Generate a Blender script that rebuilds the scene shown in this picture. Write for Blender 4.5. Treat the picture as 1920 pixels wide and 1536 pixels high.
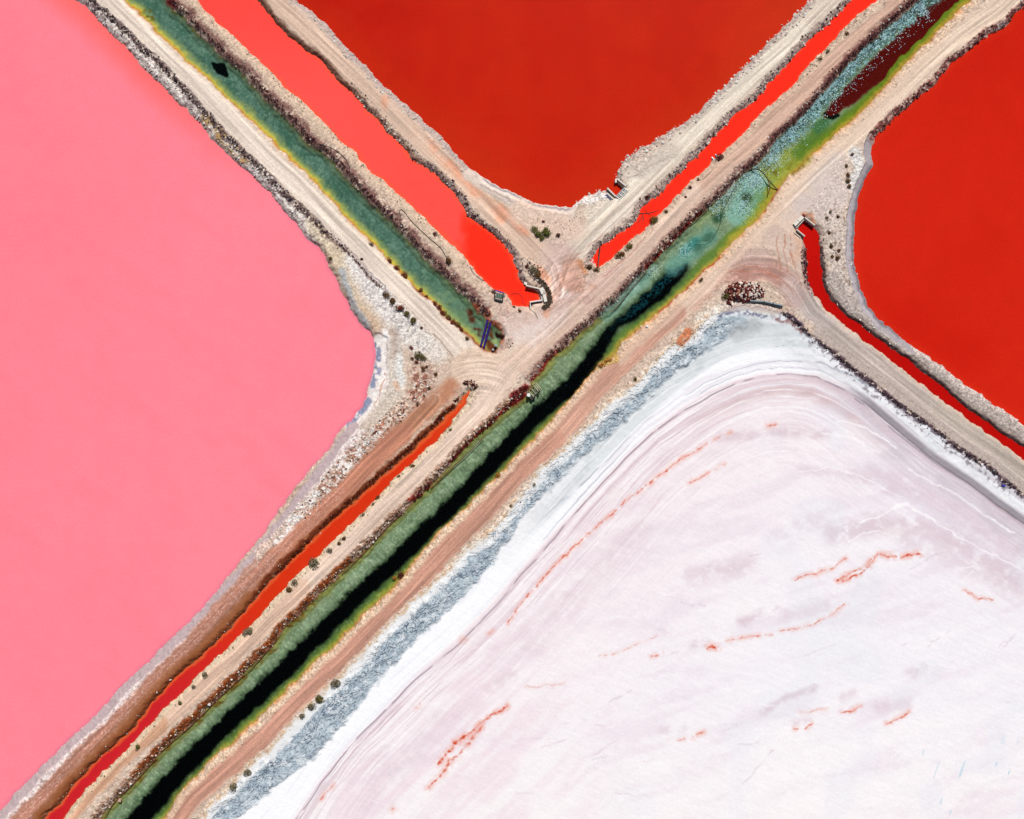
import bpy, math
import numpy as np

# ------------------------------------------------------------------ camera, sky, sun, exposure
scn = bpy.context.scene
for o in list(bpy.data.objects):
    bpy.data.objects.remove(o)
COL = scn.collection
CAM_H = 240.0
cam_d = bpy.data.cameras.new("camera")
cam_d.sensor_width = 36.0
cam_d.lens = 36.0 * CAM_H / 192.0
cam_d.clip_start = 1.0
cam_d.clip_end = 20000.0
cam = bpy.data.objects.new("camera", cam_d)
cam.location = (0, 0, CAM_H)
cam.rotation_euler = (0, 0, 0)
COL.objects.link(cam)
scn.camera = cam
SUN_EL, SUN_AZ = math.radians(57), math.radians(14)      # azimuth clockwise from the top of the picture
world = bpy.data.worlds.new("World")
scn.world = world
world.use_nodes = True
wn = world.node_tree.nodes
bg = wn["Background"]
sky = wn.new("ShaderNodeTexSky")
sky.sky_type = 'NISHITA'
sky.sun_disc = False
sky.sun_elevation = SUN_EL
sky.sun_rotation = SUN_AZ
world.node_tree.links.new(sky.outputs[0], bg.inputs[0])
bg.inputs[1].default_value = 0.05
sun_d = bpy.data.lights.new("sun", 'SUN')
sun_d.energy = 4.9
sun_d.angle = math.radians(0.5)
sun_d.color = (1.0, 0.965, 0.92)
sun = bpy.data.objects.new("sun", sun_d)
sun.rotation_euler = (math.pi / 2 - SUN_EL, 0, math.pi - SUN_AZ)
COL.objects.link(sun)
scn.view_settings.view_transform = 'Standard'
scn.view_settings.look = 'None'
scn.view_settings.gamma = 1
scn.view_settings.exposure = 0.0
scn.view_settings.use_curve_mapping = False
KALB = 0.72          # display value of a flat sunlit surface -> albedo

# ------------------------------------------------------------------ plan of the place (decimetres east / south)
def ext(p, q):       # append a far point
    return p + [q]
UL, UR, DL, DR = (-960, -870), (960, -870), (-960, 1000), (960, 700)
def far(p, d): return (p[0] + d[0], p[1] + d[1])

P1E = [(140,0),(173,25),(200,57),(233,86),(257,110),(277,137),(300,158),(325,185),(347,203),(373,230),(397,260),(427,288),(453,313),(480,337),(507,363),(533,397),(545,410),(557,422),(573,445),(600,468),(613,488),(622,510),(633,530),(643,553),(660,580),(677,608),(693,620),(702,640),(703,667),(700,697),(693,720),(688,743),(673,770),(657,790),(640,803),(623,833),(605,855),(590,870),(568,900),(550,920),(513,973),(480,1018),(447,1057),(420,1090),(387,1132),(347,1174),(310,1211),(277,1241),(240,1274),(207,1311),(170,1351),(133,1384),(83,1431),(50,1467),(0,1519)]
P2E = [(555,0),(590,27),(620,55),(640,80),(663,103),(690,128),(723,163),(760,195),(793,227),(827,257),(857,290),(883,317),(907,333),(940,352),(973,368),(1007,380),(1040,387),(1073,389),(1080,382),(1097,367),(1120,361),(1135,360),(1139,355),(1154,369),(1158,366),(1170,353),(1156,341),(1155,337),(1158,320),(1170,300),(1190,287),(1223,267),(1257,247),(1280,232),(1300,217),(1323,197),(1347,173),(1370,150),(1397,123),(1423,100),(1447,73),(1470,50),(1493,30),(1513,7),(1520,0)]
P3E = [(1920,15),(1900,30),(1887,50),(1860,63),(1840,75),(1813,97),(1780,123),(1753,157),(1723,180),(1697,203),(1670,227),(1640,260),(1634,277),(1637,310),(1623,337),(1613,360),(1605,393),(1601,427),(1599,455),(1602,490),(1608,523),(1620,553),(1633,580),(1657,607),(1687,630),(1713,650),(1740,667),(1767,688),(1797,712),(1827,733),(1853,750),(1883,768),(1903,787),(1920,800)]
D1L = [(372,0),(390,27),(417,50),(443,73),(473,103),(507,133),(533,160),(567,193),(600,220),(623,250),(640,265),(667,287),(690,317),(723,343),(750,367),(780,393),(807,420),(833,443),(860,470),(873,483),(897,514),(923,543),(950,553),(956,563),(963,572),(993,576),(994,567),(1014,564),(1011,545),(988,538)]
D1R = [(483,0),(500,20),(520,43),(540,67),(567,87),(593,107),(617,130),(640,157),(653,167),(673,187),(690,207),(707,223),(730,250),(753,273),(773,297),(797,313),(827,337),(847,357),(867,383),(878,406),(900,423),(930,447),(950,463),(963,483),(967,500),(973,520),(983,533)]
D2N = [(1597,0),(1573,27),(1547,50),(1523,67),(1493,103),(1467,133),(1440,157),(1423,183),(1390,207),(1360,233),(1333,263),(1307,293),(1290,303),(1277,323),(1253,343),(1233,367),(1203,387),(1193,410),(1170,433),(1147,450),(1125,462),(1113,480),(1109,491)]
D2S = [(1643,0),(1613,27),(1587,47),(1570,70),(1547,93),(1513,127),(1487,160),(1460,183),(1437,203),(1413,227),(1387,257),(1360,283),(1337,303),(1307,330),(1280,355),(1260,378),(1235,403),(1217,423),(1183,453),(1160,473),(1143,487),(1122,502)]
D3L = [(1506,418),(1493,431),(1505,444),(1510,467),(1512,507),(1517,537),(1533,560),(1553,583),(1580,607),(1607,627),(1633,648),(1663,670),(1693,693),(1723,717),(1753,740),(1783,763),(1813,783),(1847,810),(1880,833),(1920,862)]
D3R = [(1507,414),(1524,428),(1532,435),(1536,443),(1538,467),(1539,507),(1543,533),(1557,560),(1580,583),(1613,610),(1647,637),(1680,660),(1713,683),(1747,710),(1780,737),(1800,753),(1830,777),(1867,803),(1893,820),(1920,837)]
D4L = [(881,732),(870,743),(853,767),(827,793),(800,820),(773,847),(740,873),(707,903),(673,933),(640,963),(600,997),(567,1030),(533,1063),(505,1092),(477,1127),(450,1157),(427,1184),(400,1211),(370,1237),(340,1261),(307,1294),(277,1324),(257,1357),(230,1384),(200,1407),(173,1437),(143,1467),(117,1501),(83,1536)]
D4R = [(884,735),(870,760),(853,783),(833,810),(810,833),(773,867),(740,897),(710,930),(677,963),(643,1000),(613,1024),(587,1054),(553,1081),(523,1114),(490,1151),(457,1184),(430,1211),(400,1241),(367,1271),(333,1307),(300,1337),(273,1367),(247,1397),(207,1434),(180,1461),(143,1501),(117,1536)]
G1L = [(233,0),(260,23),(290,55),(320,83),(350,113),(383,143),(417,177),(447,203),(480,233),(513,267),(547,300),(580,330),(610,363),(640,397),(670,430),(700,458),(723,482),(750,510),(777,537),(810,563),(833,590),(867,617),(893,643),(910,658),(925,661)]
G1R = [(313,0),(327,20),(350,37),(367,60),(393,83),(423,113),(460,143),(493,183),(520,207),(553,240),(573,267),(610,290),(640,323),(673,360),(707,393),(740,423),(763,447),(780,467),(800,487),(817,503),(837,523),(857,543),(877,560),(897,585),(913,597),(923,607),(943,630),(935,647)]
G2N = [(187,1536),(197,1521),(227,1491),(257,1457),(287,1424),(317,1394),(347,1367),(377,1341),(410,1307),(447,1271),(477,1241),(510,1211),(533,1177),(567,1147),(600,1114),(640,1073),(660,1053),(690,1027),(720,993),(753,963),(783,933),(817,900),(847,867),(880,830),(907,807),(933,783),(960,760),(985,742),(1000,712),(1023,685),(1047,662),(1080,632),(1100,612),(1130,590),(1153,570),(1180,537),(1210,507),(1233,482),(1253,460),(1277,437),(1300,413),(1327,390),(1360,360),(1393,327),(1433,293),(1460,257),(1493,230),(1533,187),(1567,147),(1600,110),(1640,73),(1680,37),(1717,7),(1728,0)]
G2S = [(307,1536),(320,1514),(343,1481),(377,1447),(400,1421),(433,1397),(467,1364),(500,1331),(530,1301),(567,1264),(600,1234),(633,1207),(673,1160),(707,1130),(740,1100),(773,1060),(807,1017),(840,983),(873,953),(907,917),(933,893),(967,853),(1000,823),(1033,790),(1057,760),(1083,730),(1107,702),(1120,683),(1150,664),(1170,640),(1207,610),(1237,587),(1270,555),(1297,533),(1320,507),(1347,483),(1377,453),(1407,423),(1433,397),(1447,370),(1460,353),(1480,330),(1513,302),(1547,269),(1573,247),(1600,222),(1627,197),(1653,172),(1673,147),(1697,119),(1723,93),(1747,73),(1780,37),(1813,7),(1820,0)]
SE_ = [(380,1536),(400,1500),(430,1477),(467,1434),(500,1407),(540,1361),(567,1334),(587,1314),(620,1281),(640,1264),(690,1212),(723,1173),(757,1143),(790,1110),(827,1080),(870,1033),(907,1007),(940,973),(960,947),(993,907),(1013,877),(1040,857),(1067,830),(1090,803),(1117,783),(1140,757),(1173,730),(1195,712),(1220,683),(1240,663),(1267,640),(1295,628),(1310,605),(1330,590),(1365,583),(1385,576),(1420,577),(1463,586),(1480,596),(1500,615),(1520,633),(1543,650),(1567,669),(1593,690),(1620,711),(1647,733),(1680,757),(1713,781),(1747,804),(1780,830),(1813,853),(1847,874),(1880,903),(1897,914),(1920,933)]
L1 = [(545,1550),(600,1468),(657,1400),(707,1351),(763,1291),(807,1248),(857,1203),(923,1137),(973,1077),(1040,1003),(1107,933),(1173,860),(1223,812),(1280,768),(1330,738),(1380,717),(1430,705),(1480,703),(1530,708),(1580,730),(1620,757),(1647,780),(1697,822),(1747,863),(1813,907),(1863,945),(1920,985)]

def closed(a, ea, b, eb, corners=()):
    """a from near frame edge..., b other side; joined at the far ends"""
    return a + [far(a[-1], ea)] + list(corners) + [far(b[-1], eb)] + b[::-1]

POLY = {
 'pink':  [far(P1E[0], UL)] + P1E + [far(P1E[-1], DL), (-2500, 2600), (-2500, -870)],
 'red_n': [far(P2E[0], UL)] + P2E + [far(P2E[-1], UR), (1500, -2000)],
 'red_e': [far(P3E[0], UR)] + P3E + [far(P3E[-1], DR), (4000, 1500), (4000, -800)],
 'd1': [far(D1L[0], UL)] + D1L + D1R[::-1] + [far(D1R[0], UL)],
 'd2': [far(D2N[0], UR)] + D2N + D2S[::-1] + [far(D2S[0], UR)],
 'd3': [far(D3L[-1], DR)] + D3L[::-1] + D3R + [far(D3R[-1], DR)],
 'd4': [far(D4L[-1], DL)] + D4L[::-1] + D4R + [far(D4R[-1], DL)],
 'g1': [far(G1L[0], UL)] + G1L + G1R[::-1] + [far(G1R[0], UL)],
 'g2': [far(G2N[0], DL)] + G2N + [far(G2N[-1], UR), far(G2S[-1], UR)] + G2S[::-1] + [far(G2S[0], DL)],
 'salt': [far(SE_[0], DL)] + SE_ + [far(SE_[-1], DR), (4500, 1633), (4500, 4500), (-1500, 4500)],
}
ROADS = [  # centre line, half width
 ([far((205,0),UL),(205,0),(258,50),(310,102),(360,150),(410,200),(455,246),(505,297),(550,337),(595,382),(640,430),(690,480),(735,522),(790,572),(830,615),(865,652),(905,690),(950,690)], 20),
 ([far((518,0),UL),(518,0),(560,35),(600,75),(640,113),(723,193),(790,260),(840,307),(890,360),(940,410),(973,443),(1007,477),(1033,505),(1045,550)], 22),
 ([far((1553,7),UR),(1553,7),(1480,83),(1413,140),(1347,200),(1297,247),(1257,290),(1207,340),(1157,390),(1107,437),(1073,473),(1050,510),(1040,560)], 21),
 ([far((1680,17),UR),(1680,17),(1613,73),(1547,133),(1480,197),(1413,260),(1347,317),(1297,363),(1267,397),(1200,467),(1150,513),(1100,563),(1050,610),(1000,653),(950,700),(907,767),(840,833),(773,900),(707,960),(640,1027),(567,1101),(500,1164),(433,1231),(367,1294),(300,1357),(233,1417),(167,1484),(127,1531),far((127,1531),DL)], 19),
 ([(900,690),(860,700),(813,750),(757,810),(690,873),(640,927),(572,993),(510,1056),(455,1112),(412,1157),(355,1220),(287,1288),(230,1351),(160,1417),(102,1481),(50,1531),far((50,1531),DL)], 18),
 ([far((1863,23),UR),(1863,23),(1780,83),(1713,143),(1647,207),(1580,270),(1513,330),(1447,393),(1397,443),(1367,477),(1317,537),(1267,587),(1217,633),(1167,680),(1117,730),(1040,822),(973,885),(907,960),(840,1027),(773,1102),(707,1170),(640,1237),(567,1307),(500,1377),(433,1434),(367,1491),(330,1536),far((330,1536),DL)], 19),
 ([(1400,480),(1447,440),(1480,480),(1500,540),(1525,582),(1563,613),(1613,653),(1663,693),(1713,730),(1763,770),(1813,807),(1863,843),(1913,880),far((1913,880),DR)], 19),
 ([(1360,480),(1400,500),(1450,510),(1500,560)], 22),
 ([(1040,500),(1040,600),(1000,640)], 42), ([(880,690),(960,640),(1010,600)], 30), ([(880,690),(930,690)], 34), ([(1440,400),(1470,440)], 30), ([(1540,330),(1480,400)], 18),
]
G2C = [(262,1536),(300,1490),(345,1440),(400,1384),(450,1335),(500,1289),(550,1240),(600,1190),(640,1150),(690,1100),(740,1057),(790,1005),(840,957),(890,903),(940,850),(975,813),(1007,780),(1040,750),(1073,720),(1098,692),(1133,640),(1153,608),(1200,578),(1233,548),(1262,518),(1283,502)]

# ------------------------------------------------------------------ numeric helpers
RNG = np.random.default_rng(7)
LAT = RNG.random((1024, 1024), dtype=np.float32)
def sstep(a, b, x):
    t = np.clip((x - a) / (b - a), 0, 1)
    return t * t * (3 - 2 * t)
def vnoise(x, y, sc, seed=0):
    """value noise 0..1, sc = size of a cell"""
    x = x / sc + seed * 37.31; y = y / sc + seed * 91.17
    xi = np.floor(x); yi = np.floor(y)
    fx = (x - xi).astype(np.float32); fy = (y - yi).astype(np.float32)
    xi = xi.astype(np.int32) & 1023; yi = yi.astype(np.int32) & 1023
    x2 = (xi + 1) & 1023; y2 = (yi + 1) & 1023
    fx = fx * fx * (3 - 2 * fx); fy = fy * fy * (3 - 2 * fy)
    a = LAT[yi, xi]; b = LAT[yi, x2]; c = LAT[y2, xi]; d = LAT[y2, x2]
    return (a + (b - a) * fx) * (1 - fy) + (c + (d - c) * fx) * fy
def fbm(x, y, sc, seed=0, oc=3):
    r = 0; w = 1.0; t = 0
    for i in range(oc):
        r = r + w * vnoise(x, y, sc / 2 ** i, seed + i * 5.3); t += w; w *= 0.55
    return r / t
def ridge(x, y, sc, seed=0, oc=3):
    r = 0; w = 1.0; t = 0
    for i in range(oc):
        r = r + w * (1 - np.abs(2 * vnoise(x, y, sc / 2 ** i, seed + i * 7.7) - 1)); t += w; w *= 0.55
    return r / t

class Grid:
    def __init__(s, x0, x1, y0, y1, st):
        s.st = st
        s.nx = int(round((x1 - x0) / st)) + 1; s.ny = int(round((y1 - y0) / st)) + 1
        s.x0, s.y0 = x0, y0
        s.gx = (x0 + st * np.arange(s.nx)).astype(np.float32)
        s.gy = (y0 + st * np.arange(s.ny)).astype(np.float32)
        s.X, s.Y = np.meshgrid(s.gx, s.gy)
        X, Y = s.X, s.Y
        # two warps make every traced outline uneven
        s.WX = X + 5.0 * (vnoise(X, Y, 17, 1) - .5) + 3.0 * (vnoise(X, Y, 6, 2) - .5)
        s.WY = Y + 5.0 * (vnoise(X, Y, 17, 3) - .5) + 3.0 * (vnoise(X, Y, 6, 4) - .5)
        s.G = np.random.default_rng(3).random(X.shape, dtype=np.float32) if st < 3 else np.full_like(X, .5)
    def line(s, pts, maxd, hw=None, warp=True):
        """distance (unsigned), signed distance, arc length, half width to a polyline, near it"""
        XX, YY = (s.WX, s.WY) if warp else (s.X, s.Y)
        P = np.array(pts, np.float32)
        m = maxd + 6
        ax = int(max(0, math.floor((P[:, 0].min() - m - s.x0) / s.st))); bx = int(min(s.nx, math.ceil((P[:, 0].max() + m - s.x0) / s.st) + 1))
        ay = int(max(0, math.floor((P[:, 1].min() - m - s.y0) / s.st))); by = int(min(s.ny, math.ceil((P[:, 1].max() + m - s.y0) / s.st) + 1))
        if bx <= ax or by <= ay: return None
        sl = (slice(ay, by), slice(ax, bx))
        D = np.full((by - ay, bx - ax), maxd, np.float32); SG = np.ones_like(D); S = np.zeros_like(D)
        HW = None
        if hw is not None and not np.isscalar(hw): HW = np.zeros_like(D)
        acc = 0.0
        for i in range(len(P) - 1):
            p, q = P[i], P[i + 1]
            L = float(np.hypot(*(q - p)))
            if L < 1e-6: continue
            a = int(max(ax, math.floor((min(p[0], q[0]) - m - s.x0) / s.st))); b = int(min(bx, math.ceil((max(p[0], q[0]) + m - s.x0) / s.st) + 1))
            c = int(max(ay, math.floor((min(p[1], q[1]) - m - s.y0) / s.st))); d = int(min(by, math.ceil((max(p[1], q[1]) + m - s.y0) / s.st) + 1))
            if b > a and d > c:
                x = XX[c:d, a:b] - p[0]; y = YY[c:d, a:b] - p[1]
                ux, uy = (q - p) / L
                t = np.clip(x * ux + y * uy, 0, L)
                dd = np.hypot(x - t * ux, y - t * uy)
                w = (slice(c - ay, d - ay), slice(a - ax, b - ax))
                k = dd < D[w]
                D[w][k] = dd[k]
                SG[w][k] = np.where(ux * y - uy * x >= 0, 1, -1)[k]
                S[w][k] = (acc + t)[k]
                if HW is not None: HW[w][k] = (hw[i] + (hw[i + 1] - hw[i]) * t / L)[k]
            acc += L
        return sl, D, D * SG, S, (HW if HW is not None else hw)
    def sdf(s, poly, maxd=90):
        r = s.line(poly + [poly[0]], maxd)
        D = np.full(s.X.shape, maxd, np.float32)
        if r is not None: D[r[0]] = np.minimum(r[1], maxd)
        # even-odd test by rows on the plain grid, then looked up through the warp
        ins = np.zeros(s.X.shape, bool)
        P = poly + [poly[0]]
        flip = np.zeros((s.ny, s.nx + 1), np.int8)
        for (xa, ya), (xb, yb) in zip(P[:-1], P[1:]):
            if ya == yb: continue
            r0 = np.where((s.gy >= min(ya, yb)) & (s.gy < max(ya, yb)))[0]
            if not len(r0): continue
            xi = xa + (s.gy[r0] - ya) * (xb - xa) / (yb - ya)
            ci = np.clip(np.ceil((xi - s.x0) / s.st).astype(int), 0, s.nx)
            np.add.at(flip, (r0, ci), 1)
        ins = (np.cumsum(flip, 1)[:, :s.nx] & 1).astype(bool)
        ii = np.clip(np.round((s.WX - s.x0) / s.st).astype(int), 0, s.nx - 1)
        jj = np.clip(np.round((s.WY - s.y0) / s.st).astype(int), 0, s.ny - 1)
        ins = ins[jj, ii]
        return np.where(ins, -D, D)

def c8(*c): return np.array(c, np.float32) / 255.0

def evaluate(g):
    X, Y = g.X, g.Y
    C = np.empty(X.shape + (3,), np.float32)
    C[:] = c8(208, 193, 178)
    sd = {k: g.sdf(v, 90) for k, v in POLY.items()}
    waters = ['pink', 'red_n', 'red_e', 'd1', 'd2', 'd3', 'd4', 'g1', 'g2']
    dw = sd['pink'].copy()
    for k in waters[1:]: dw = np.minimum(dw, sd[k])
    rough = np.full(X.shape, 0.032, np.float32)
    wB = np.full(X.shape, 13.0, np.float32)
    n40 = fbm(X, Y, 40, 11, 4); n12 = fbm(X, Y, 12, 12, 3); n5 = fbm(X, Y, 5, 13, 2); n3 = vnoise(X, Y, 2.6, 14)
    n150 = fbm(X, Y, 150, 15, 3); G = g.G

    def mix(sl, m, col):
        col = np.asarray(col, np.float32)
        C[sl] += (col - C[sl]) * m[..., None]
    FULL = (slice(None), slice(None))
    def fill(m, col): mix(FULL, m, col)
    def stroke(pts, hw, col, fe=3.0, al=1.0, nz=None, streak=None, rg=None, wb=None, warp=True):
        """a band of colour along a line; nz=(noise, threshold, softness) breaks it up, streak=(across, along, amount) rakes it"""
        mh = hw if np.isscalar(hw) else max(hw)
        r = g.line(pts, mh + fe + 2, hw, warp)
        if r is None: return
        sl, D, SD, S, HW = r
        m = 1 - sstep(HW - fe, HW + fe, D)
        mm = m.copy()
        if nz is not None: m = m * sstep(nz[1] - nz[2], nz[1] + nz[2], nz[0][sl])
        if streak is not None:
            q = vnoise(SD, S / (streak[1] / streak[0]), streak[0], 31) * .6 + vnoise(SD, S / (streak[1] / streak[0]), streak[0] * .45, 37) * .4
            m = m * np.clip(1 - streak[2] + 2 * streak[2] * q, 0, 1)
        if col is not None: mix(sl, m * al, c8(*col))
        if rg is not None: rough[sl] += (rg - rough[sl]) * mm
        if wb is not None: wB[sl] += (wb - wB[sl]) * mm

    # ---- banks: broad tints
    fill(sstep(.35, .75, n40) * .5, c8(196, 176, 158)); fill(sstep(.5, .8, n12) * .45, c8(226, 214, 198))
    fill(sstep(.62, .8, n5) * .5, c8(160, 138, 122)); fill(sstep(.70, .82, n5) * sstep(.5, .7, n12) * .5, c8(120, 90, 78))
    # left bank of the pink pond: pale salt crust above, tan lower
    stroke([(-300,-400),(150,0)] + [(p[0] + 9, p[1] - 9) for p in P1E[1:20]], 12, (222, 220, 216), 5, .9, rg=.09)
    stroke([(150,0)] + [(p[0] + 9, p[1] - 9) for p in P1E[1:20]], 12, (150, 140, 138), 5, .7, nz=(n5, .62, .07))
    stroke([(385,225),(410,250),(440,280),(460,300)], 10, (176, 142, 84), 5, .75, nz=(n12, .45, .15))
    stroke([(590,420),(620,470),(650,520)], 16, (214, 204, 180), 8, .8); stroke([(620,480),(660,570),(700,615)], 22, (208, 196, 172), 8, .8)
    stroke([(670,490),(700,540),(740,590),(790,640)], 24, (228, 228, 226), 12, .95, rg=.045); stroke([(740,620),(790,640),(820,660)], 22, (224, 222, 216), 10, .8)
    stroke([(700,540),(760,610),(790,650)], 18, (150, 150, 156), 8, .5, nz=(n5, .62, .05))
    stroke([(650,560),(690,600),(715,622)], 10, (206, 178, 152), 8, .7); stroke([(700,610),(735,620),(745,660)], 10, (186, 174, 166), 6, .6, nz=(n12, .4, .2))
    stroke([(640,510),(663,570),(690,612)], 6, (166, 178, 188), 4, .8)
    # ---- pale lobes by the pink pond
    stroke([(712,640),(716,680),(708,730),(690,770),(662,800)], 14, (243, 240, 238), 5, 1., wb=45, rg=.02)
    stroke([(705,650),(710,690),(702,720)], 7, (128, 140, 172), 3, .9, nz=(n12, .44, .08)); stroke([(690,750),(672,780),(655,797)], 6, (120, 134, 168), 3, .85, nz=(n12, .38, .1))
    stroke([(722,620),(727,650),(724,690),(722,720),(708,760),(690,785)], 5, (247, 244, 243), 2.5, 1., nz=(n5, .3, .1))
    stroke([(722,700),(716,730),(700,765),(680,795),(650,828)], 1.4, (196, 160, 140), 1.2, .8, nz=(n12, .4, .1))
    stroke([(738,650),(745,700),(736,740),(715,780)], 14, (210, 208, 200), 8, .9); stroke([(748,670),(752,710),(742,740)], 7, (222, 228, 228), 5, .9)
    stroke([(742,718),(747,732)], 5, (208, 172, 148), 3, .8); stroke([(690,810),(720,775),(745,750)], 20, (206, 198, 186), 9, .8)
    stroke([(735,620),(740,640),(738,668)], 6, (176, 160, 150), 4, .6)
    # ---- pink pond lower shore: lilac shallows, white crust strip, rubble
    low = [(665,800),(640,832),(600,888),(560,940),(520,990),(485,1035),(455,1072),(425,1102),(390,1142),(350,1184),(313,1221),(280,1251),(243,1284),(210,1321),(173,1361),(136,1394),(86,1441),(53,1477),(5,1529),(-955,2525)]
    stroke(low, 10, (188, 174, 178), 3, 1., rg=.01, wb=30)
    stroke([(p[0] + 12, p[1] + 9) for p in low], 8, (236, 228, 226), 3, 1., nz=(n12, .22, .1), rg=.05); stroke([(p[0] + 13, p[1] + 10) for p in low], 6, (160, 140, 144), 3, .6, nz=(n5, .60, .05))
    stroke([(p[0] + 10, p[1] + 8) for p in low], 1.2, (236, 226, 226), 1, .6, nz=(n12, .4, .1))
    stroke([(720,800),(680,840),(640,880),(600,925),(560,970),(520,1010),(490,1040)], 13, (206, 188, 176), 5, .95, rg=.10)
    stroke([(720,800),(680,840),(640,880),(600,925),(560,970),(520,1010)], 11, (242, 240, 238), 5, .95, nz=(n12, .5, .07))
    stroke([(800,720),(770,760),(730,795),(690,830),(650,872),(610,915)], 15, (146, 100, 80), 6, .75, nz=(n5, .57, .06), rg=.09)
    stroke([(790,690),(805,715),(790,745),(760,770)], 18, (206, 186, 172), 8, .6, rg=.12); stroke([(790,700),(780,750)], 18, (140, 88, 74), 8, .7, nz=(n5, .6, .05))
    stroke([(720,792),(712,800)], 4, (214, 132, 96), 3, .7)
    stroke([(480,1050),(440,1100),(400,1140)] , 4, (176, 108, 74), 4, .5)

    # ---- roads
    RM = np.zeros(X.shape, np.float32)
    rc = [(224,216,204), (214,192,174), (218,210,196), None, None, None, None, None, (216,196,180), (222,208,192), (220,202,184), (220,204,188), (216,202,190)]
    for i, (pts, hw) in enumerate(ROADS):
        r = g.line(pts, hw + 7, None)
        if r is None: continue
        sl, D, SD, S, _ = r
        m = 1 - sstep(hw - 3, hw + 3, D)
        RM[sl] = np.maximum(RM[sl], m)
        if rc[i]: mix(sl, m, c8(*rc[i]))
    def road(pts, hw, col, fe=5): stroke(pts, hw, col, fe, 1.)
    R4, R5, R6, R7 = ROADS[3][0], ROADS[4][0], ROADS[5][0], ROADS[6][0]
    road(R4[:10], 19, (206, 178, 160)); road(R4[7:15], 19, (220, 200, 184)); road(R4[14:21], 20, (224, 206, 190)); road(R4[20:25], 18, (218, 192, 172)); road(R4[24:], 17, (206, 166, 138))
    stroke([(845,728),(813,757),(757,812),(700,866)], 17, (186, 132, 104), 9, .9, nz=(n40 * .5 + n12 * .5, .3, .2)); road(R5[3:8], 18, (186, 132, 110)); road(R5[7:], 20, (176, 128, 110)); stroke([(p[0] + 11, p[1] + 11) for p in R5[6:]], 8, (152, 98, 68), 5, .7, rg=.04); stroke([(p[0] - 4, p[1] - 4) for p in R5[5:]], 12, (206, 178, 170), 6, .6, nz=(G * .5 + n3 * .5, .66, .05)) 
    road(R6[:9], 21, (224, 208, 190)); road(R6[7:12], 20, (220, 198, 182)); road(R6[11:16], 19, (200, 160, 142)); road(R6[15:], 18, (196, 152, 134))
    road(R7[3:], 21, (184, 176, 170)); road(R7[1:4], 20, (206, 190, 178)); road(R7[9:], 18, (182, 175, 166)); stroke([(p[0] + 12, p[1] - 8) for p in SE_[40:]], 10, (182, 174, 168), 4, .9, rg=.015)
    stroke(ROADS[1][0][5:10], 9, (226, 160, 128), 7, .7, nz=(n40, .4, .15), streak=(3, 50, .6)); stroke([(940,390),(985,440)], 6, (226, 150, 118), 6, .6, streak=(3, 50, .6))
    stroke([(1110,400),(1250,300),(1400,150),(1500,60)], 14, (228, 224, 210), 8, .7)
    # turning areas: purple-brown sweeps, orange edge
    stroke([(1050,480),(1052,540),(1035,590)], 30, (200, 178, 174), 14, .6); stroke([(1060,540),(1110,545),(1150,520)], 24, (196, 170, 164), 12, .55, streak=(3, 60, .5))
    stroke([(1012,505),(1027,530),(1031,560),(1024,590)], 6, (230, 160, 124), 5, .8, nz=(n12, .35, .2)); stroke([(1085,492),(1094,510)], 6, (186, 120, 80), 5, .7)
    stroke([(1070,500),(1080,530)], 16, (188, 138, 116), 10, .5, streak=(2.5, 40, .7))
    stroke([(1380,520),(1400,508),(1440,505),(1475,530),(1488,560)], 20, (178, 138, 130), 9, .75, streak=(3, 60, .4)); stroke([(1350,500),(1390,475),(1430,485)], 16, (196, 170, 164), 10, .5)
    stroke([(930,560),(970,590),(1000,610)], 22, (200, 172, 158), 12, .5, nz=(n12, .45, .2)); stroke([(960,610),(1000,620)], 24, (214, 198, 194), 12, .6)
    stroke([(1480,540),(1500,570),(1540,600)], 20, (196, 190, 188), 10, .6)
    stroke([(1560,310),(1540,350),(1560,380)], 26, (212, 204, 198), 12, .85); stroke([(1600,290),(1610,320),(1596,350)], 12, (222, 226, 226), 6, .9, rg=.08)
    stroke([(1505,385),(1540,400),(1570,360)], 22, (208, 200, 196), 10, .8); stroke([(1565,430),(1575,500),(1600,570)], 24, (206, 198, 190), 8, .9, rg=.05)
    stroke([(1565,400),(1575,500),(1600,570)], 22, (120, 96, 86), 8, .55, nz=(n5, .66, .05))
    stroke([(1503,402),(1520,406),(1522,418)], 4, (200, 140, 106), 3, .7); stroke([(1490,445),(1497,465),(1488,490)], 8, (212, 176, 154), 6, .6)

    for pts, hw, c_, a_ in (([(1000,640),(1040,600),(1060,560)], 14, (232,222,216), .6), ([(960,640),(990,620),(1010,600)], 12, (232,224,220), .6), ([(890,690),(930,720),(900,760)], 14, (232,218,204), .5), ([(1090,470),(1150,420),(1200,370)], 8, (234,228,218), .6), ([(1420,430),(1470,380),(1530,320)], 10, (232,218,206), .5), ([(1020,580),(1060,570),(1110,560)], 8, (190,160,150), .6), ([(1048,520),(1070,545),(1110,540)], 7, (182,142,124), .6), ([(1060,500),(1050,540),(1030,580)], 5, (188,146,128), .5), ([(930,600),(960,590),(1000,600)], 10, (196,168,156), .5), ([(1390,515),(1430,510),(1465,535)], 9, (166,120,110), .6), ([(1360,520),(1340,545),(1300,580)], 7, (196,160,144), .5)):
        stroke(pts, hw, c_, hw * .7, a_, nz=(n12, .38, .15), streak=(3, 50, .5))
    # long rakes and wheel tracks on every road
    RAKE = [(ROADS[0][0][:-2], 20)] + ROADS[1:4] + [(ROADS[4][0][2:], 18), ROADS[5], (ROADS[6][0][3:], 19)]
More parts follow.
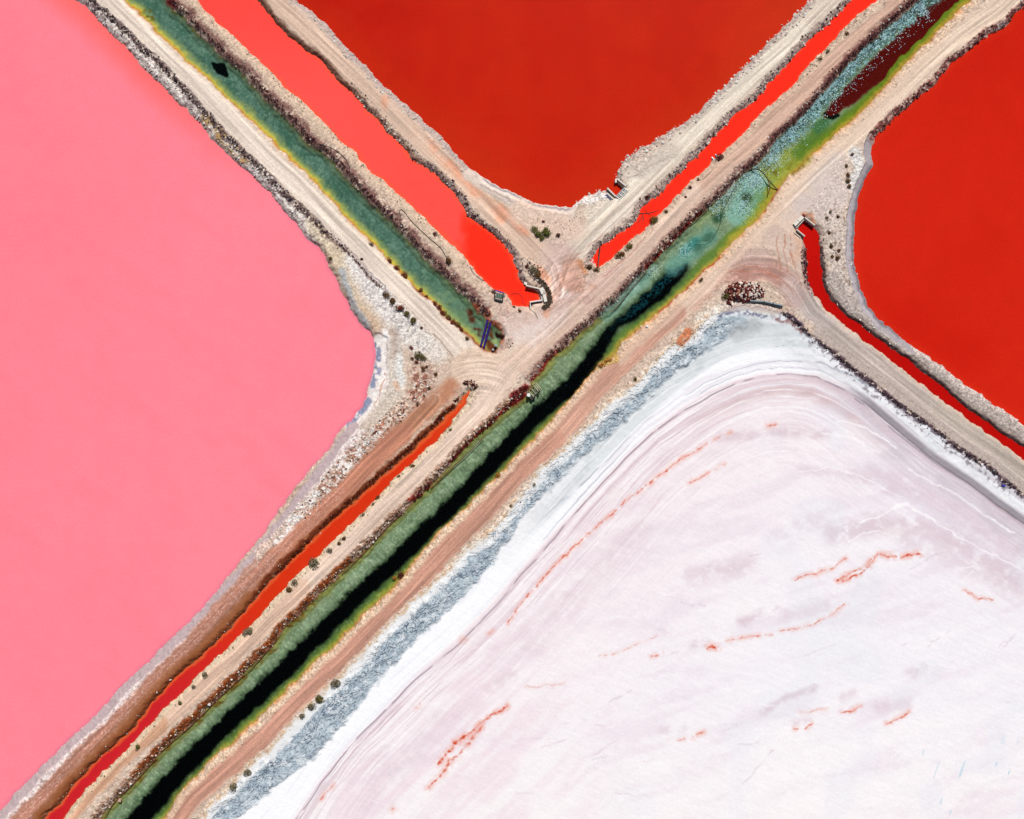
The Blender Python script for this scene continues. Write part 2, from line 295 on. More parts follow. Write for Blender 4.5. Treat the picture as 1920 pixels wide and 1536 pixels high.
    for pts, hw in RAKE:
        r = g.line(pts, hw + 2, None, False)
        if r is None: continue
        sl, D, SD, S, _ = r
        m = 1 - sstep(hw - 5, hw + 1, D)
        wob = 3 * vnoise(S, S * 0, 90, 5)
        q = vnoise(SD + wob, S / 45, 1.7, 21); q2 = vnoise(SD + wob, S / 22, 4.0, 22)
        C[sl] *= (1 + m * ((q - .5) * .20 + (q2 - .5) * .24))[..., None]
        tr = np.exp(-((np.abs(SD + wob * .6) - 6.5) / 2.2) ** 2) * (.3 + .7 * vnoise(S, S * 0 + hw, 60, 9))
        C[sl] *= (1 - .06 * m * tr)[..., None]
        rough[sl] += (.012 - rough[sl]) * m
    rough[:] = np.where(RM > .5, np.minimum(rough, .016), rough)
    # swirls in the turning areas
    th = np.hypot(X - 960, Y - 470); ta = np.hypot(X - 1110, Y - 610); tc = np.hypot(X - 900, Y - 800); te = np.hypot(X - 1420, Y - 600)
    for dd, cx, cy, rr, am in ((th, 1035, 540, 55, .10), (ta, 1060, 520, 50, .08), (tc, 900, 700, 50, .10), (te, 1430, 520, 75, .09)):
        m = 1 - sstep(rr * .5, rr * 1.2, np.hypot(X - cx, Y - cy))
        C *= (1 + m * am * 3 * (vnoise(dd, dd * 0 + 5 * vnoise(X, Y, 30, 8), 2.2, cx) - .5))[..., None]
    for tp in ([(1455,440),(1457,470),(1462,505)], [(1467,440),(1469,470),(1476,510)], [(1350,505),(1375,512),(1400,508)], [(1390,500),(1420,500),(1450,525)], [(1440,515),(1470,530),(1485,555)],
               [(1478,440),(1482,480),(1500,540)], [(1160,440),(1200,400),(1230,372)], [(1130,440),(1080,480)], [(1225,430),(1180,480),(1130,520)], [(1330,470),(1300,500),(1270,530)]):
        stroke(tp, .9, (176, 122, 100), .9, .75, nz=(n12, .3, .15))

    # ---- water edges: pale sandy beach, dark wet banks, crusts
    stroke(D1R, 9, (164, 134, 114), 4, .75, rg=.06); stroke(D1R[-12:], 9, (170, 158, 156), 4, .8)
    stroke([far(D1R[0],UL)] + D1R[:9], 8, (120, 88, 72), 4, .8); stroke(D1L[:20], 14, (208, 192, 170), 7, .8)
    stroke(D2N, 12, (178, 164, 156), 4, .9, rg=.07); stroke(D2N, 3.5, (190, 184, 180), 2, .7); stroke(D2S, 11, (206, 190, 170), 4, .8, rg=.08)
    stroke(D3L[3:6], 9, (150, 120, 120), 4, .7); stroke(D3R[4:], 6, (104, 92, 92), 3, .9, wb=9)
    stroke([(p[0] + 17, p[1] - 11) for p in D3R[6:]], 12, (176, 170, 166), 5, .95, rg=.05); stroke(D3L[6:], 6, (206, 194, 178), 3, .9)
    stroke(D4R, 9, (226, 214, 186), 4, .9, rg=.07)
    stroke([(p[0] - 5, p[1] - 4) for p in D4L[2:]], 6, (110, 52, 28), 3, .9, nz=(n12, .25, .12), wb=10); stroke([(p[0] - 9, p[1] - 8) for p in D4L[14:]], 9, (150, 96, 60), 6, .7)
    stroke(D4L[1:12], 2.4, (236, 130, 70), 1.5, .8)
    stroke([far(P2E[0],UL)] + P2E[:13], 12, (186, 176, 172), 4, .85, rg=.14); stroke(P2E[12:18], 12, (214, 208, 200), 4, .9, wb=40, rg=.004); stroke([(p[0] - 4, p[1] + 12) for p in P2E[11:18]], 12, (216, 208, 198), 6, .9, rg=.006)
    for o, w, cc in ((4, 1.6, (128, 124, 142)), (9, 2.4, (232, 230, 222)), (15, 1.2, (150, 140, 142)), (22, 1.0, (176, 166, 160)), (30, 1.4, (206, 168, 142))):
        stroke([(p[0] - o * .28, p[1] + o) for p in P2E[12:18]], w, cc, 1.6, .75, nz=(n40, .3, .1))
    stroke([(975,398),(1030,418),(1075,430)], 22, (222, 202, 186), 12, .85, rg=.02); stroke([(1085,380),(1115,372),(1135,368)], 8, (238, 236, 232), 4, .95, rg=.14)
    stroke(P2E[26:], 9, (186, 178, 172), 4, .85, rg=.18); stroke([(1175,320),(1200,320),(1230,300),(1260,285)], 16, (206, 200, 190), 8, .9, rg=.05)
    stroke([(1190,330),(1215,312),(1250,300)], 1.4, (170, 158, 150), 1.5, .6)
    stroke([(p[0] - 6, p[1] + 2) for p in P3E[11:26]], 11, (166, 164, 170), 2.5, 1., wb=34, rg=.004); stroke([(p[0] - 3, p[1] + 1) for p in P3E[13:25]], 2.5, (118, 118, 128), 2, .85); stroke([(p[0] - 12, p[1] + 3) for p in P3E[15:24]], 3, (186, 184, 194), 2, .7)
    stroke(P3E[25:], 8, (196, 190, 186), 4, .9, rg=.10)
    stroke(P3E[:12], 11, (176, 140, 132), 5, .85, rg=.16); stroke([(p[0] - 5, p[1] - 4) for p in P3E[:12]], 7, (112, 60, 58), 3, .7, nz=(n5, .52, .07)); stroke([(1880,48),(1850,66)], 7, (214, 214, 214), 4, .8, nz=(n12, .4, .1))
    # canal banks
    stroke(G1L, 5, (222, 206, 186), 3, .8); stroke(G1L, 2, (196, 120, 60), 1.5, .6, nz=(n12, .45, .1)); stroke(G1L[18:24], 4, (140, 70, 44), 3, .8, nz=(n12, .3, .1))
    stroke([(p[0] + 10, p[1] - 7) for p in G1R[:-4]], 10, (112, 78, 74), 5, .75, nz=(n12, .4, .12), rg=.10); stroke([(p[0] + 24, p[1] - 18) for p in G1R[:-5]], 8, (204, 186, 166), 5, .6)
    stroke([(890,575),(915,592),(930,612),(940,640)], 7, (186, 86, 54), 5, .75, nz=(n12, .35, .15)); stroke([(925,655),(945,650),(958,640)], 7, (196, 170, 158), 4, .8, rg=.14)
    NB = [(p[0] - 5, p[1] - 6) for p in G2N]
    stroke(NB[:28], 7, (150, 116, 96), 4, .85, nz=(n5, .4, .12), rg=.15); stroke(NB[3:17], 6, (132, 62, 24), 3, .85, nz=(n12, .34, .12))
    stroke(NB[28:], 9, (110, 74, 70), 4, .65, nz=(n12, .42, .12), rg=.10); stroke(NB[43:], 5, (96, 54, 54), 3, .65, nz=(n5, .35, .12))
    stroke([(p[0] - 17, p[1] - 16) for p in G2N[28:44]], 8, (206, 184, 168), 5, .6)
    for a, b in ((22, 28), (28, 31), (36, 42)): stroke([(p[0] - 1, p[1] - 1) for p in G2N[a:b]], 3, (168, 34, 26), 2, .9, nz=(n12, .42, .08))
    stroke([(770,935),(790,925),(808,910)], 7, (150, 50, 46), 4, .8, nz=(n5, .4, .1)); stroke([(962,745),(975,735),(985,728)], 7, (120, 34, 36), 4, .9, nz=(n5, .35, .1))
    SB = [(p[0] + 5, p[1] + 5) for p in G2S]
    stroke(SB, 7, (224, 200, 176), 4, .85, rg=.09); stroke([(p[0] + 1, p[1] + 1) for p in G2S], 2.0, (228, 160, 104), 1.8, .7, nz=(n12, .42, .15))
    stroke([(p[0] + 14, p[1] + 14) for p in G2S[28:52]], 7, (222, 204, 184), 5, .6)
    for a, b in ((31, 36), (38, 42)): stroke(G2S[a:b], 1.6, (176, 44, 24), 1.3, .85, nz=(n12, .35, .1))
    stroke([(1120,682),(1150,672)], 9, (196, 166, 76), 6, .75, nz=(n5, .42, .1), rg=.16)
    # scrub lines beside the left track and the grey road
    scL = [(170,0),(200,28),(227,50),(260,83),(300,120),(333,153),(370,197),(400,227),(427,260),(467,297),(490,317),(513,343),(540,370),(567,393),(593,417),(613,440),(640,463),(667,487),(693,520),(717,543)]
    stroke([far(scL[0],UL)] + scL[:16], 6, (92, 76, 76), 3, .85, nz=(n5, .4, .1), rg=.2); stroke(scL[15:], 3, (120, 100, 96), 2, .8, nz=(n5, .35, .1)); stroke([(p[0] + 4, p[1] - 4) for p in scL], 1.2, (140, 130, 132), 1, .6)
    stroke([(800,620),(830,645),(850,668)], 1, (150, 130, 116), 1, .7)

    # ---- salt flat
    ds = sd['salt']
    inS = 1 - sstep(-1.5, 1.5, ds)
    fill(inS, c8(249, 234, 235))
    fill(inS * sstep(900, 1700, X * .6 + Y * .65 - 60) * .9, c8(243, 240, 245))
    fill(inS * sstep(1250, 1560, Y) * .8, c8(248, 243, 243))
    rL = g.line([far(L1[0], DL)] + L1 + [far(L1[-1], DR)], 330, None, False)
    slope_cr = np.zeros(X.shape, np.float32); inL = np.ones(X.shape, np.float32)
    if rL is not None:
        sl, D, SD, S, _ = rL
        Xs, Ys = X[sl], Y[sl]; ins = inS[sl]; inL[sl] = sstep(8, 40, SD)
        wv = SD + 9 * (vnoise(Xs, Ys, 130, 41) - .5) + 3.0 * (vnoise(Xs, Ys, 33, 43) - .5)
        right = sstep(1500, 1680, Xs)
        # inward bands, pink and white, thinning out
        b1 = vnoise(wv, S / 40, 9, 51); b2 = vnoise(wv, S / 30, 3.2, 52); b3 = vnoise(wv, S / 55, 1.6, 53)
        fade = np.exp(-np.clip(SD, 0, None) / 60.) * (SD > -2)
        mix(sl, ins * fade * .9 * np.clip(b1 * 1.5 - .2, 0, 1), c8(218, 198, 206))
        mix(sl, ins * np.exp(-np.clip(SD, 0, None) / 110.) * (SD > 0) * .85 * sstep(.58, .82, b2), c8(252, 247, 249))
        mix(sl, ins * np.exp(-np.clip(SD, 0, None) / 90.) * (SD > 0) * .6 * sstep(.6, .9, b3), c8(206, 178, 188))
        mid = sstep(1280, 1400, Xs) * (1 - sstep(1600, 1760, Xs))
        mix(sl, ins * mid * np.exp(-((wv - 30) / 11) ** 2) * .7, c8(206, 178, 180)); mix(sl, ins * mid * np.exp(-((wv - 10) / 6) ** 2) * .7, c8(222, 202, 208))
        mix(sl, ins * mid * np.exp(-((wv - 18.5) / 1.8) ** 2) * .8, c8(244, 246, 252)); mix(sl, ins * mid * np.exp(-((wv - 60) / 3.2) ** 2) * .7, c8(252, 250, 250))
        mix(sl, ins * right * np.exp(-((wv - 25) / 20) ** 2) * .7 * (.5 + .8 * vnoise(Xs, Ys, 20, 54)), c8(206, 196, 206))
        mix(sl, ins * right * np.exp(-((wv - 75) / 22) ** 2) * .6, c8(226, 216, 228))
        mix(sl, ins * np.exp(-((wv - 1) / 1.1) ** 2) * .75 * sstep(.3, .5, vnoise(S, S * 0, 20, 55)), c8(128, 112, 124))
        for oo, sg, wt, cc in ((9, 1.1, .8, (255, 252, 252)), (15, 1.0, .5, (196, 172, 182)), (23, 1.3, .8, (254, 250, 251)), (34, 1.0, .45, (206, 180, 190)), (41, 1.5, .8, (255, 251, 251)), (54, 1.2, .6, (216, 190, 200)), (66, 1.6, .8, (254, 250, 251)), (84, 1.3, .5, (252, 246, 248)), (96, 1.2, .4, (218, 194, 204)), (112, 1.8, .6, (254, 249, 250)), (140, 1.8, .5, (254, 249, 250))):
            w2 = SD + 14 * (vnoise(Xs, Ys, 150, oo) - .5) + 3 * (vnoise(Xs, Ys, 22, oo + 1) - .5)
            mix(sl, ins * (1 - .6 * right) * wt * np.exp(-((w2 - oo) / sg) ** 2) * sstep(.3, .6, vnoise(S, S * 0 + oo, 60, oo + 2)), c8(*cc))
        # grey wet strip on the right
        mix(sl, ins * sstep(1570, 1640, Xs) * np.exp(-((SD + 7) / 7.) ** 4), c8(166, 158, 164))
        mix(sl, ins * sstep(1570, 1640, Xs) * np.exp(-((SD + 2) / 1.1) ** 2) * .8, c8(112, 100, 106))
        # white band outward of it
        wid = 26 + 24 * sstep(1200, 1400, Xs) * (1 - sstep(1560, 1660, Xs)) + 8 * right
        out = -SD
        wm = sstep(3, 9, out - 12 * right) * (1 - sstep(wid + 4, wid + 12, out + 8 * (vnoise(Xs, Ys, 25, 56) - .5)))
        mix(sl, ins * wm, c8(250, 251, 253))
        mix(sl, ins * wm * .55 * sstep(.60, .85, b2), c8(232, 224, 232)); mix(sl, ins * wm * .35 * sstep(.68, .85, b3), c8(216, 212, 222))
        mix(sl, ins * right * sstep(8, 20, out) * .5 * sstep(.6, .78, b2), c8(196, 190, 196)); 
        # sage-white zone above the bend
        left_ = sstep(930, 1130, Xs + 20 * (vnoise(Xs, Ys, 60, 66) - .5)); sm = ins * sstep(wid - 2, wid + 8, out) * (1 - right) * left_; mix(sl, ins * sstep(6, 12, out) * (1 - left_) * (1 - right), c8(250, 251, 253)); mix(sl, ins * sstep(6, 12, out) * (1 - left_) * .25 * sstep(.66, .85, b2), c8(224, 226, 234))
        mix(sl, sm * .95, c8(224, 229, 231)); mix(sl, sm * .8 * sstep(.5, .8, vnoise(wv + 4 * (n12[sl] - .5), S / 40, 7, 60)), c8(248, 250, 251)); mix(sl, sm * .45 * sstep(.6, .85, vnoise(wv, S / 40, 2.6, 74)), c8(190, 200, 206)); mix(sl, sm * .6 * sstep(.55, .8, n12[sl]), c8(236, 238, 238)); mix(sl, sm * .4 * sstep(.55, .8, n40[sl]), c8(196, 204, 206))
        # thin crust cracks following the bands
        q = vnoise(wv * 1.0 + 2.5 * vnoise(Xs, Ys, 14, 57), S / 40, 15, 58)
        cr = left_ * np.exp(-((q - .5) / .028) ** 2) * sstep(.38, .52, vnoise(Xs, Ys, 45, 59)) * sstep(-4, 6, out) * (1 - sstep(70, 110, out))
        mix(sl, ins * cr * .55, c8(132, 140, 156))
    # blue-grey broken crust
    cr = [(-400,2380),(428,1512),(480,1475),(520,1440),(572,1395),(633,1330),(707,1241),(790,1160),(853,1100),(900,1048),(940,992),(983,935),(1030,893),(1073,843),(1123,800),(1178,750),(1233,690),(1283,655),(1333,620),(1390,603)]
    hwc = [24,24,25,25,27,26,24,23,22,22,20,19,18,19,20,22,25,28,26,12]
    r = g.line(cr, 34, hwc)
    if r is not None:
        sl, D, SD, S, HW = r
        m = inS[sl] * (1 - sstep(HW - 6, HW + 5, D + 14 * (n12[sl] - .5) + 6 * (n40[sl] - .5)))
        mix(sl, m, c8(178, 192, 201)); mix(sl, m * .7 * sstep(.48, .7, n12[sl]), c8(208, 217, 222)); mix(sl, m * .8 * sstep(.60, .78, vnoise(X[sl], Y[sl], 9, 70)), c8(228, 233, 236))
        m = m * (1 - .65 * sstep(1310, 1400, X[sl])); nw = .55 + .45 * sstep(10, -12, SD)
        # ridged flakes
        xs, ys = X[sl], Y[sl]
        u = (xs + ys) * .7071; v = (xs - ys) * .7071
        wu = u + 7 * vnoise(xs, ys, 13, 64); wv_ = v + 9 * vnoise(xs, ys, 17, 65)
        q = fbm(wu * 1.25, wv_ * .62, 15, 61, 4) * 7.5
        fq = q - np.floor(q)
        slope_cr[sl] = m * (.16 * (q - fq + sstep(.0, .16, fq)) - .5 + .12 * ridge(xs, ys, 4.5, 67, 2)) * 1.15
        mix(sl, m * .5 * sstep(.6, .85, vnoise(wu, wv_ * .5, 9, 68)), c8(204, 214, 220))
        mix(sl, m * nw * .85 * (1 - sstep(.10, .24, fq)) * sstep(.40, .55, n12[sl] * .5 + .5 * vnoise(xs, ys, 26, 69)), c8(62, 76, 100))
        mix(sl, m * nw * .6 * sstep(.62, .76, n5[sl]) , c8(104, 120, 140)); mix(sl, m * .6 * sstep(.72, .84, n3[sl] * .7 + .3 * G[sl]), c8(70, 84, 106))
        edge = np.exp(-((SD + HW - 3) / 2.2) ** 2) * m
        mix(sl, edge * .6 * sstep(.45, .6, n12[sl]), c8(90, 100, 124))
    stroke([(1300,625),(1340,595),(1380,583),(1430,590),(1470,592),(1500,612)], 5, (104, 104, 132), 3, .9, nz=(n5 * .6 + n12 * .4, .48, .08), rg=.04); stroke([(1450,598),(1480,605),(1500,625)], 4, (140, 100, 98), 3, .8, nz=(n5, .4, .1))
    stroke([(1380,625),(1410,612)], 16, (186, 190, 192), 9, .7); stroke([(1310,600),(1350,578),(1400,574),(1450,585)], 9, (232, 228, 218), 4, .8, rg=.08)
    stroke([(p[0] + 6, p[1] + 6) for p in SE_[:34]], 10, (238, 238, 238), 4, .9, nz=(n12, .22, .1), rg=.05); stroke(SE_[:34], 5, (226, 216, 204), 3, .75, rg=.06); stroke(SE_[:34], 4, (206, 170, 132), 3, .6, nz=(n5, .5, .08))
    stroke(SE_[34:38], 5, (180, 160, 156), 3, .6)
    stroke([(1290,622),(1284,632),(1276,642)], 8, (196, 124, 86), 3, .95, warp=True)
    stroke(SE_[38:] + [far(SE_[-1], DR)], 5, (84, 66, 78), 2.5, .9, nz=(n5, .38, .1), rg=.2); stroke([(p[0] - 8, p[1] + 7) for p in SE_[40:]], 7, (120, 110, 120), 4, .6, nz=(n5, .64, .05))
    # mauve smudges in the open salt
    for pts, hw, a in (([(1300,1080),(1340,1070),(1400,1060)], 16, .5), ([(1450,1005),(1500,985),(1530,975)], 14, .35), ([(1390,1165),(1420,1155),(1450,1142)], 9, .7), ([(1470,1155),(1520,1145),(1560,1130)], 12, .4),
                       ([(1430,1335),(1470,1310),(1525,1290)], 6, .75), ([(1490,1355),(1520,1355)], 8, .5), ([(1580,1310),(1600,1300)], 8, .5), ([(1650,1325),(1700,1320)], 11, .5), ([(1240,1185),(1225,1200)], 8, .4),
                       ([(1560,1000),(1640,985),(1720,985),(1800,1020),(1900,1080)], 18, .65), ([(1700,1010),(1800,1060),(1910,1110)], 16, .4), ([(1300,1212),(1320,1205)], 9, .5), ([(1350,820),(1450,810),(1550,815)], 9, .6),
                       ([(1640,890),(1750,935),(1900,1030)], 18, .45), ([(920,1290),(960,1265)], 8, .5), ([(820,1350),(900,1320)], 14, .25), ([(700,1470),(800,1400)], 20, .3), ([(1280,1365),(1240,1370)], 9, .4),
                       ([(1730,1250),(1700,1270)], 9, .5), ([(1500,880),(1600,890),(1680,925)], 8, .35), ([(1000,1200),(1100,1080),(1200,990)], 24, .25)):
        stroke(pts, hw, (214, 192, 200), hw * .9, a, nz=(n12 * .5 + n40 * .5, .42, .16))
    for pts, hw in (([(1613,980),(1647,970),(1673,953),(1693,945),(1710,953),(1747,973)], 1.6), ([(1673,952),(1685,947),(1700,947)], 4), ([(1747,973),(1797,1007),(1847,1033),(1920,1070)], 1.1), ([(1493,887),(1560,875),(1613,893),(1680,930)], 1.0),
                    ([(1570,790),(1620,800),(1680,840)], 1.3), ([(1540,812),(1600,820),(1650,850)], 1.0), ([(1700,880),(1780,920),(1900,1000)], 1.2), ([(1590,1015),(1620,1000),(1650,995)], 1.), ([(1420,1322),(1470,1325)], 1.), ([(1475,1362),(1490,1368),(1515,1360),(1527,1352)], 1.2)):
        stroke(pts, hw, (252, 250, 250), 1.3, .9)
    a1 = (X * .95 - Y * .31); a2 = (X * .31 + Y * .95)
    a2w = a2 + 30 * (vnoise(X, Y, 170, 78) - .5)
    wis = vnoise(a1, a2w * 5, 150, 79) * .5 + vnoise(a1, a2w * 5, 60, 80) * .3 + n12 * .2
    fill(inS * inL * sstep(.52, .78, wis) * sstep(1050, 1200, Y + .2 * X) * .30, c8(226, 208, 220)); fill(inS * inL * sstep(.48, .25, wis) * .35, c8(252, 247, 247))
    dgl = (X + Y) * .7071; dgs = (X - Y) * .7071
    ws2 = vnoise(dgs, dgl * 4.5, 160, 86) * .6 + vnoise(dgs, dgl * 5, 50, 87) * .4
    fill(inS * inL * sstep(.45, .8, ws2) * sstep(1250, 900, X) * .45, c8(236, 212, 222)); fill(inS * inL * sstep(.45, .2, ws2) * sstep(1250, 900, X) * .3, c8(252, 246, 249))
    # faint wind ripples
    ww = vnoise((X * .93 + Y * .35) , (Y * .93 - X * .35) * 7, 26, 71); wz = vnoise((X * .93 + Y * .35), (Y * .93 - X * .35) * 6, 9, 72)
    C *= (1 + inS * ((ww - .5) * .020 + (wz - .5) * .016))[..., None]
    # red streaks
    REDS = [([(1370,808),(1313,840),(1280,860)], 1.0, .8), ([(1280,860),(1240,890),(1207,913),(1153,957),(1110,995),(1077,1025),(1040,1060),(1003,1103),(973,1137),(953,1167)], 1.3, .85), ([(1293,907),(1323,888),(1358,870)], 1.1, .8),
        ([(1572,1090),(1590,1078),(1612,1068),(1627,1060),(1634,1046),(1650,1040),(1680,1043),(1722,1037)], 2.6, 1), ([(1583,1090),(1613,1077),(1630,1062),(1640,1045)], 2.2, .9), ([(1487,1088),(1523,1077),(1557,1067),(1587,1048)], 1.2, .8), ([(1807,1108),(1833,1120),(1863,1125)], 1.3, .8),
        ([(1363,1200),(1397,1195),(1480,1183),(1530,1167),(1567,1148),(1587,1133)], 1.4, .7), ([(1325,1216),(1334,1211),(1345,1214)], 3, 1), ([(950,1326),(920,1344),(893,1364),(873,1381),(850,1394)], 3.2, 1), ([(850,1394),(843,1410),(823,1431)], 3, .9), ([(845,1425),(830,1452),(803,1477)], 2.6, .7),
        ([(905,1362),(880,1390),(850,1425)], 3.5, .6), ([(1222,1230),(1240,1224)], 1.5, .8), ([(1300,1382),(1318,1372)], 1.5, .9), ([(1578,1336),(1612,1326)], 1.6, .8), ([(1660,1356),(1690,1345),(1706,1333)], 1.4, .8), ([(1490,1366),(1510,1364),(1525,1354)], 1.3, .7), ([(1255,1390),(1285,1385)], 1.4, .5), ([(1500,1336),(1550,1330)], 1, .5),
        ([(735,1520),(740,1515)], 2, .8), ([(780,1325),(790,1318)], 2, .6), ([(866,1203),(870,1200)], 3, .5), ([(600,1500),(625,1470)], 1.6, .6), ([(1120,1230),(1150,1225),(1230,1195)], 1, .35), ([(1450,795),(1440,798)], 1.6, .8), ([(915,1190),(925,1182)], 1.5, .6), ([(985,1290),(1060,1280)], .8, .3)]
    RW = []
    rr_ = np.random.default_rng(44)
    for _ in range(70):
        x0_ = rr_.uniform(960, 1900); y0_ = rr_.uniform(980, 1500); L_ = rr_.uniform(14, 60); an = -.28 + .25 * rr_.standard_normal()
        if y0_ < 1850 - .85 * x0_ + 260: continue
        pp = [(x0_, y0_), (x0_ + L_ * .5, y0_ + L_ * .5 * math.tan(an) + rr_.uniform(-3, 3)), (x0_ + L_, y0_ + L_ * math.tan(an))]
        stroke(pp, rr_.uniform(.8, 1.4), (253, 251, 251) if rr_.random() < .6 else (216, 198, 208), 1.4, .55, nz=(n12, .4, .15))
        if rr_.random() < .15: RW.append((pp[:2], .9, .45))
    for pts, hw, a in REDS:
        stroke(pts, hw * 1.4 + 3, (238, 184, 174), 4.5, a * .7, nz=(n12, .42, .16)); stroke(pts, hw * .4 + .1, (222, 126, 104), 1.1, a * .65, nz=(n12, .38, .12)); stroke(pts, hw * .85 + .1, (206, 70, 42), 1.6, a * .85, nz=(n5 * .75 + n3 * .15 + G * .10, .56, .08))
    # sky-blue flecks low right
    bl = sstep(1640, 1800, X) * sstep(1360, 1430, Y) * inS
    fl = vnoise(X * 1.0 + Y * .35, Y * .32, 6, 75)
    fill(bl * sstep(.80, .9, fl) * sstep(.5, .6, vnoise(X, Y, 30, 76)) * .7, c8(186, 214, 228))
    fill(inS * sstep(.62, .8, vnoise(X, Y, 60, 77)) * sstep(1400, 1900, X + .3 * Y) * .2, c8(222, 230, 240))

    # ---- canal beds
    def near(pts, d=60):
        A = np.full(X.shape, d, np.float32); r = g.line(pts, d)
        if r is not None: A[r[0]] = r[1]
        return A
    in1 = 1 - sstep(-1.5, .5, sd['g1'])
    fill(in1, c8(84, 118, 104)); fill(in1 * sstep(.4, .7, n40) * .7, c8(58, 98, 82)); fill(in1 * sstep(.5, .75, n12) * .55, c8(112, 142, 124)); fill(in1 * sstep(.5, .72, n5) * .55, c8(58, 88, 74)); fill(in1 * sstep(.66, .85, n3) * .4, c8(132, 158, 140))
    dl = near([far(G1L[0], UL)] + G1L); dr = near([far(G1R[0], UL)] + G1R)
    fill(in1 * (1 - sstep(4, 20, dl + 8 * (n12 - .5))) * .95, c8(150, 158, 92)); fill(in1 * (1 - sstep(1, 9, dl + 6 * (n12 - .5))), c8(206, 186, 74)); fill(in1 * (1 - sstep(0, 4, dl + 5 * (n5 - .5))) * .8, c8(214, 130, 44))
    fill(in1 * (1 - sstep(3, 16, dr + 8 * (n12 - .5))) * .7, c8(128, 152, 122)); fill(in1 * (1 - sstep(0, 5, dr + 7 * (n5 - .5))) * .8, c8(112, 96, 44))
    fill(in1 * sstep(760, 860, X) * (.5 + .5 * sstep(.4, .6, n12)) * .55, c8(128, 154, 112)); stroke([(880,585),(888,610),(900,625)], 6, (84, 26, 14), 4, .85, nz=(n12, .4, .1)); stroke([(912,620),(918,650),(925,655)], 8, (96, 34, 16), 4, .8, nz=(n12, .42, .1)); stroke([(930,628),(945,632)], 3, (40, 12, 8), 2, .9)
    stroke([(925,640),(930,645)], 6, (158, 178, 118), 3, .9)
    stroke([(396,116),(403,122),(412,127),(422,138)], [2, 7, 12, 5], (4, 8, 8), 1.2, 1., warp=False); stroke([(273,22),(283,32)], 7, (104, 88, 24), 4, .75, nz=(n5, .4, .1)); stroke([(316,3),(328,12)], 6, (110, 24, 30), 3, .8)
    in2 = 1 - sstep(-1.5, .5, sd['g2'])
    dn = near([far(G2N[0], DL)] + G2N + [far(G2N[-1], UR)]); dsb = near([far(G2S[0], DL)] + G2S + [far(G2S[-1], UR)])
    fill(in2, c8(124, 144, 112)); fill(in2 * sstep(.4, .72, n40) * .6, c8(104, 126, 94)); fill(in2 * sstep(.45, .75, n12) * .6, c8(154, 172, 142)); fill(in2 * sstep(.6, .85, n3) * .4, c8(172, 188, 160)); fill(in2 * sstep(.55, .8, n5) * .35, c8(92, 122, 92))
    lowc = 1 - sstep(1130, 1180, X)
    # fine cross ripples on the shallow NW shelf
    rip = vnoise((X - Y) * .9, (X + Y) * .22, 3.0, 81)
    C *= (1 + in2 * lowc * sstep(8, 20, dn) * (rip - .5) * .28)[..., None]
    fill(in2 * lowc * (1 - sstep(4, 16, dn + 8 * (n12 - .5))) * .8, c8(166, 164, 86)); fill(in2 * (1 - sstep(600, 760, X)) * (1 - sstep(3, 18, dn)) * sstep(.5, .65, n12) * .8, c8(132, 92, 26))
    fill(in2 * (1 - sstep(0, 4, dn + 4 * (n5 - .5))) * .8, c8(138, 70, 36))
    fill(in2 * (1 - sstep(16, 24, dsb)) * .95, c8(98, 126, 58)); fill(in2 * (1 - sstep(3, 12, dsb + 7 * (n12 - .5))) * .7, c8(168, 160, 62)); fill(in2 * (1 - sstep(0, 4.5, dsb + 5 * (n5 - .5))) * .7, c8(206, 156, 84))
    BLK = np.zeros(X.shape, np.float32)
    r = g.line([far(G2C[0], DL)] + G2C, 30, [22, 20, 19, 18, 17, 17, 16.5, 16, 16, 16, 16, 16, 16, 15.5, 15, 15, 15, 15, 15, 15, 14, 13, 8, 14, 17, 15, 9], True)
    if r is not None:
        sl, D, SD, S, HW = r
        HW = np.maximum(HW, 0)
        e = D + np.where(SD < 0, 6 * (n5[sl] - .5) + 5 * (n12[sl] - .5), 2 * (n12[sl] - .5))
        k = in2[sl] * (1 - sstep(HW - 5, HW + 2, e))
        mix(sl, in2[sl] * (1 - sstep(HW - 3, HW + 11, e)) * .75, c8(44, 64, 40)); mix(sl, k, c8(3, 5, 5)); BLK[sl] = k
        blu = k * sstep(1120, 1200, X[sl]) * (SD < 4) * sstep(.35, .8, vnoise(X[sl], Y[sl], 2.2, 83)) * sstep(-20, 5, -SD)
        mix(sl, blu * .75, c8(18, 84, 98))
        mix(sl, k * sstep(930, 1040, X[sl]) * sstep(.80, .9, vnoise(X[sl], Y[sl], 2.0, 84)) * .3, c8(20, 60, 60))
    up = sstep(1080, 1160, X)
    # upper canal: sage pool with dark clouds, froth heads, yellow margin
    stroke([(1210,520),(1170,560),(1135,590)], 12, (126, 170, 158), 8, .7); stroke([(1330,440),(1300,470),(1260,500)], 15, (110, 164, 154), 9, .7)
    stroke([(1345,410),(1352,405)], 8, (44, 78, 54), 6, .8); stroke([(1330,440),(1310,465)], 10, (54, 92, 74), 8, .7, nz=(n12, .38, .15)); stroke([(1305,450),(1285,470)], 8, (40, 120, 120), 7, .6)
    stroke([(1420,340),(1400,375),(1385,400)], 22, (134, 178, 164), 8, .9); stroke([(1402,370),(1404,376)], 9, (44, 58, 36), 7, .9); stroke([(1425,360),(1410,395)], 14, (110, 150, 96), 9, .6)
    stroke([(1378,345),(1366,362)], 4, (196, 210, 200), 3, .8); stroke([(1345,385),(1330,400),(1310,418)], 8, (150, 166, 118), 5, .7)
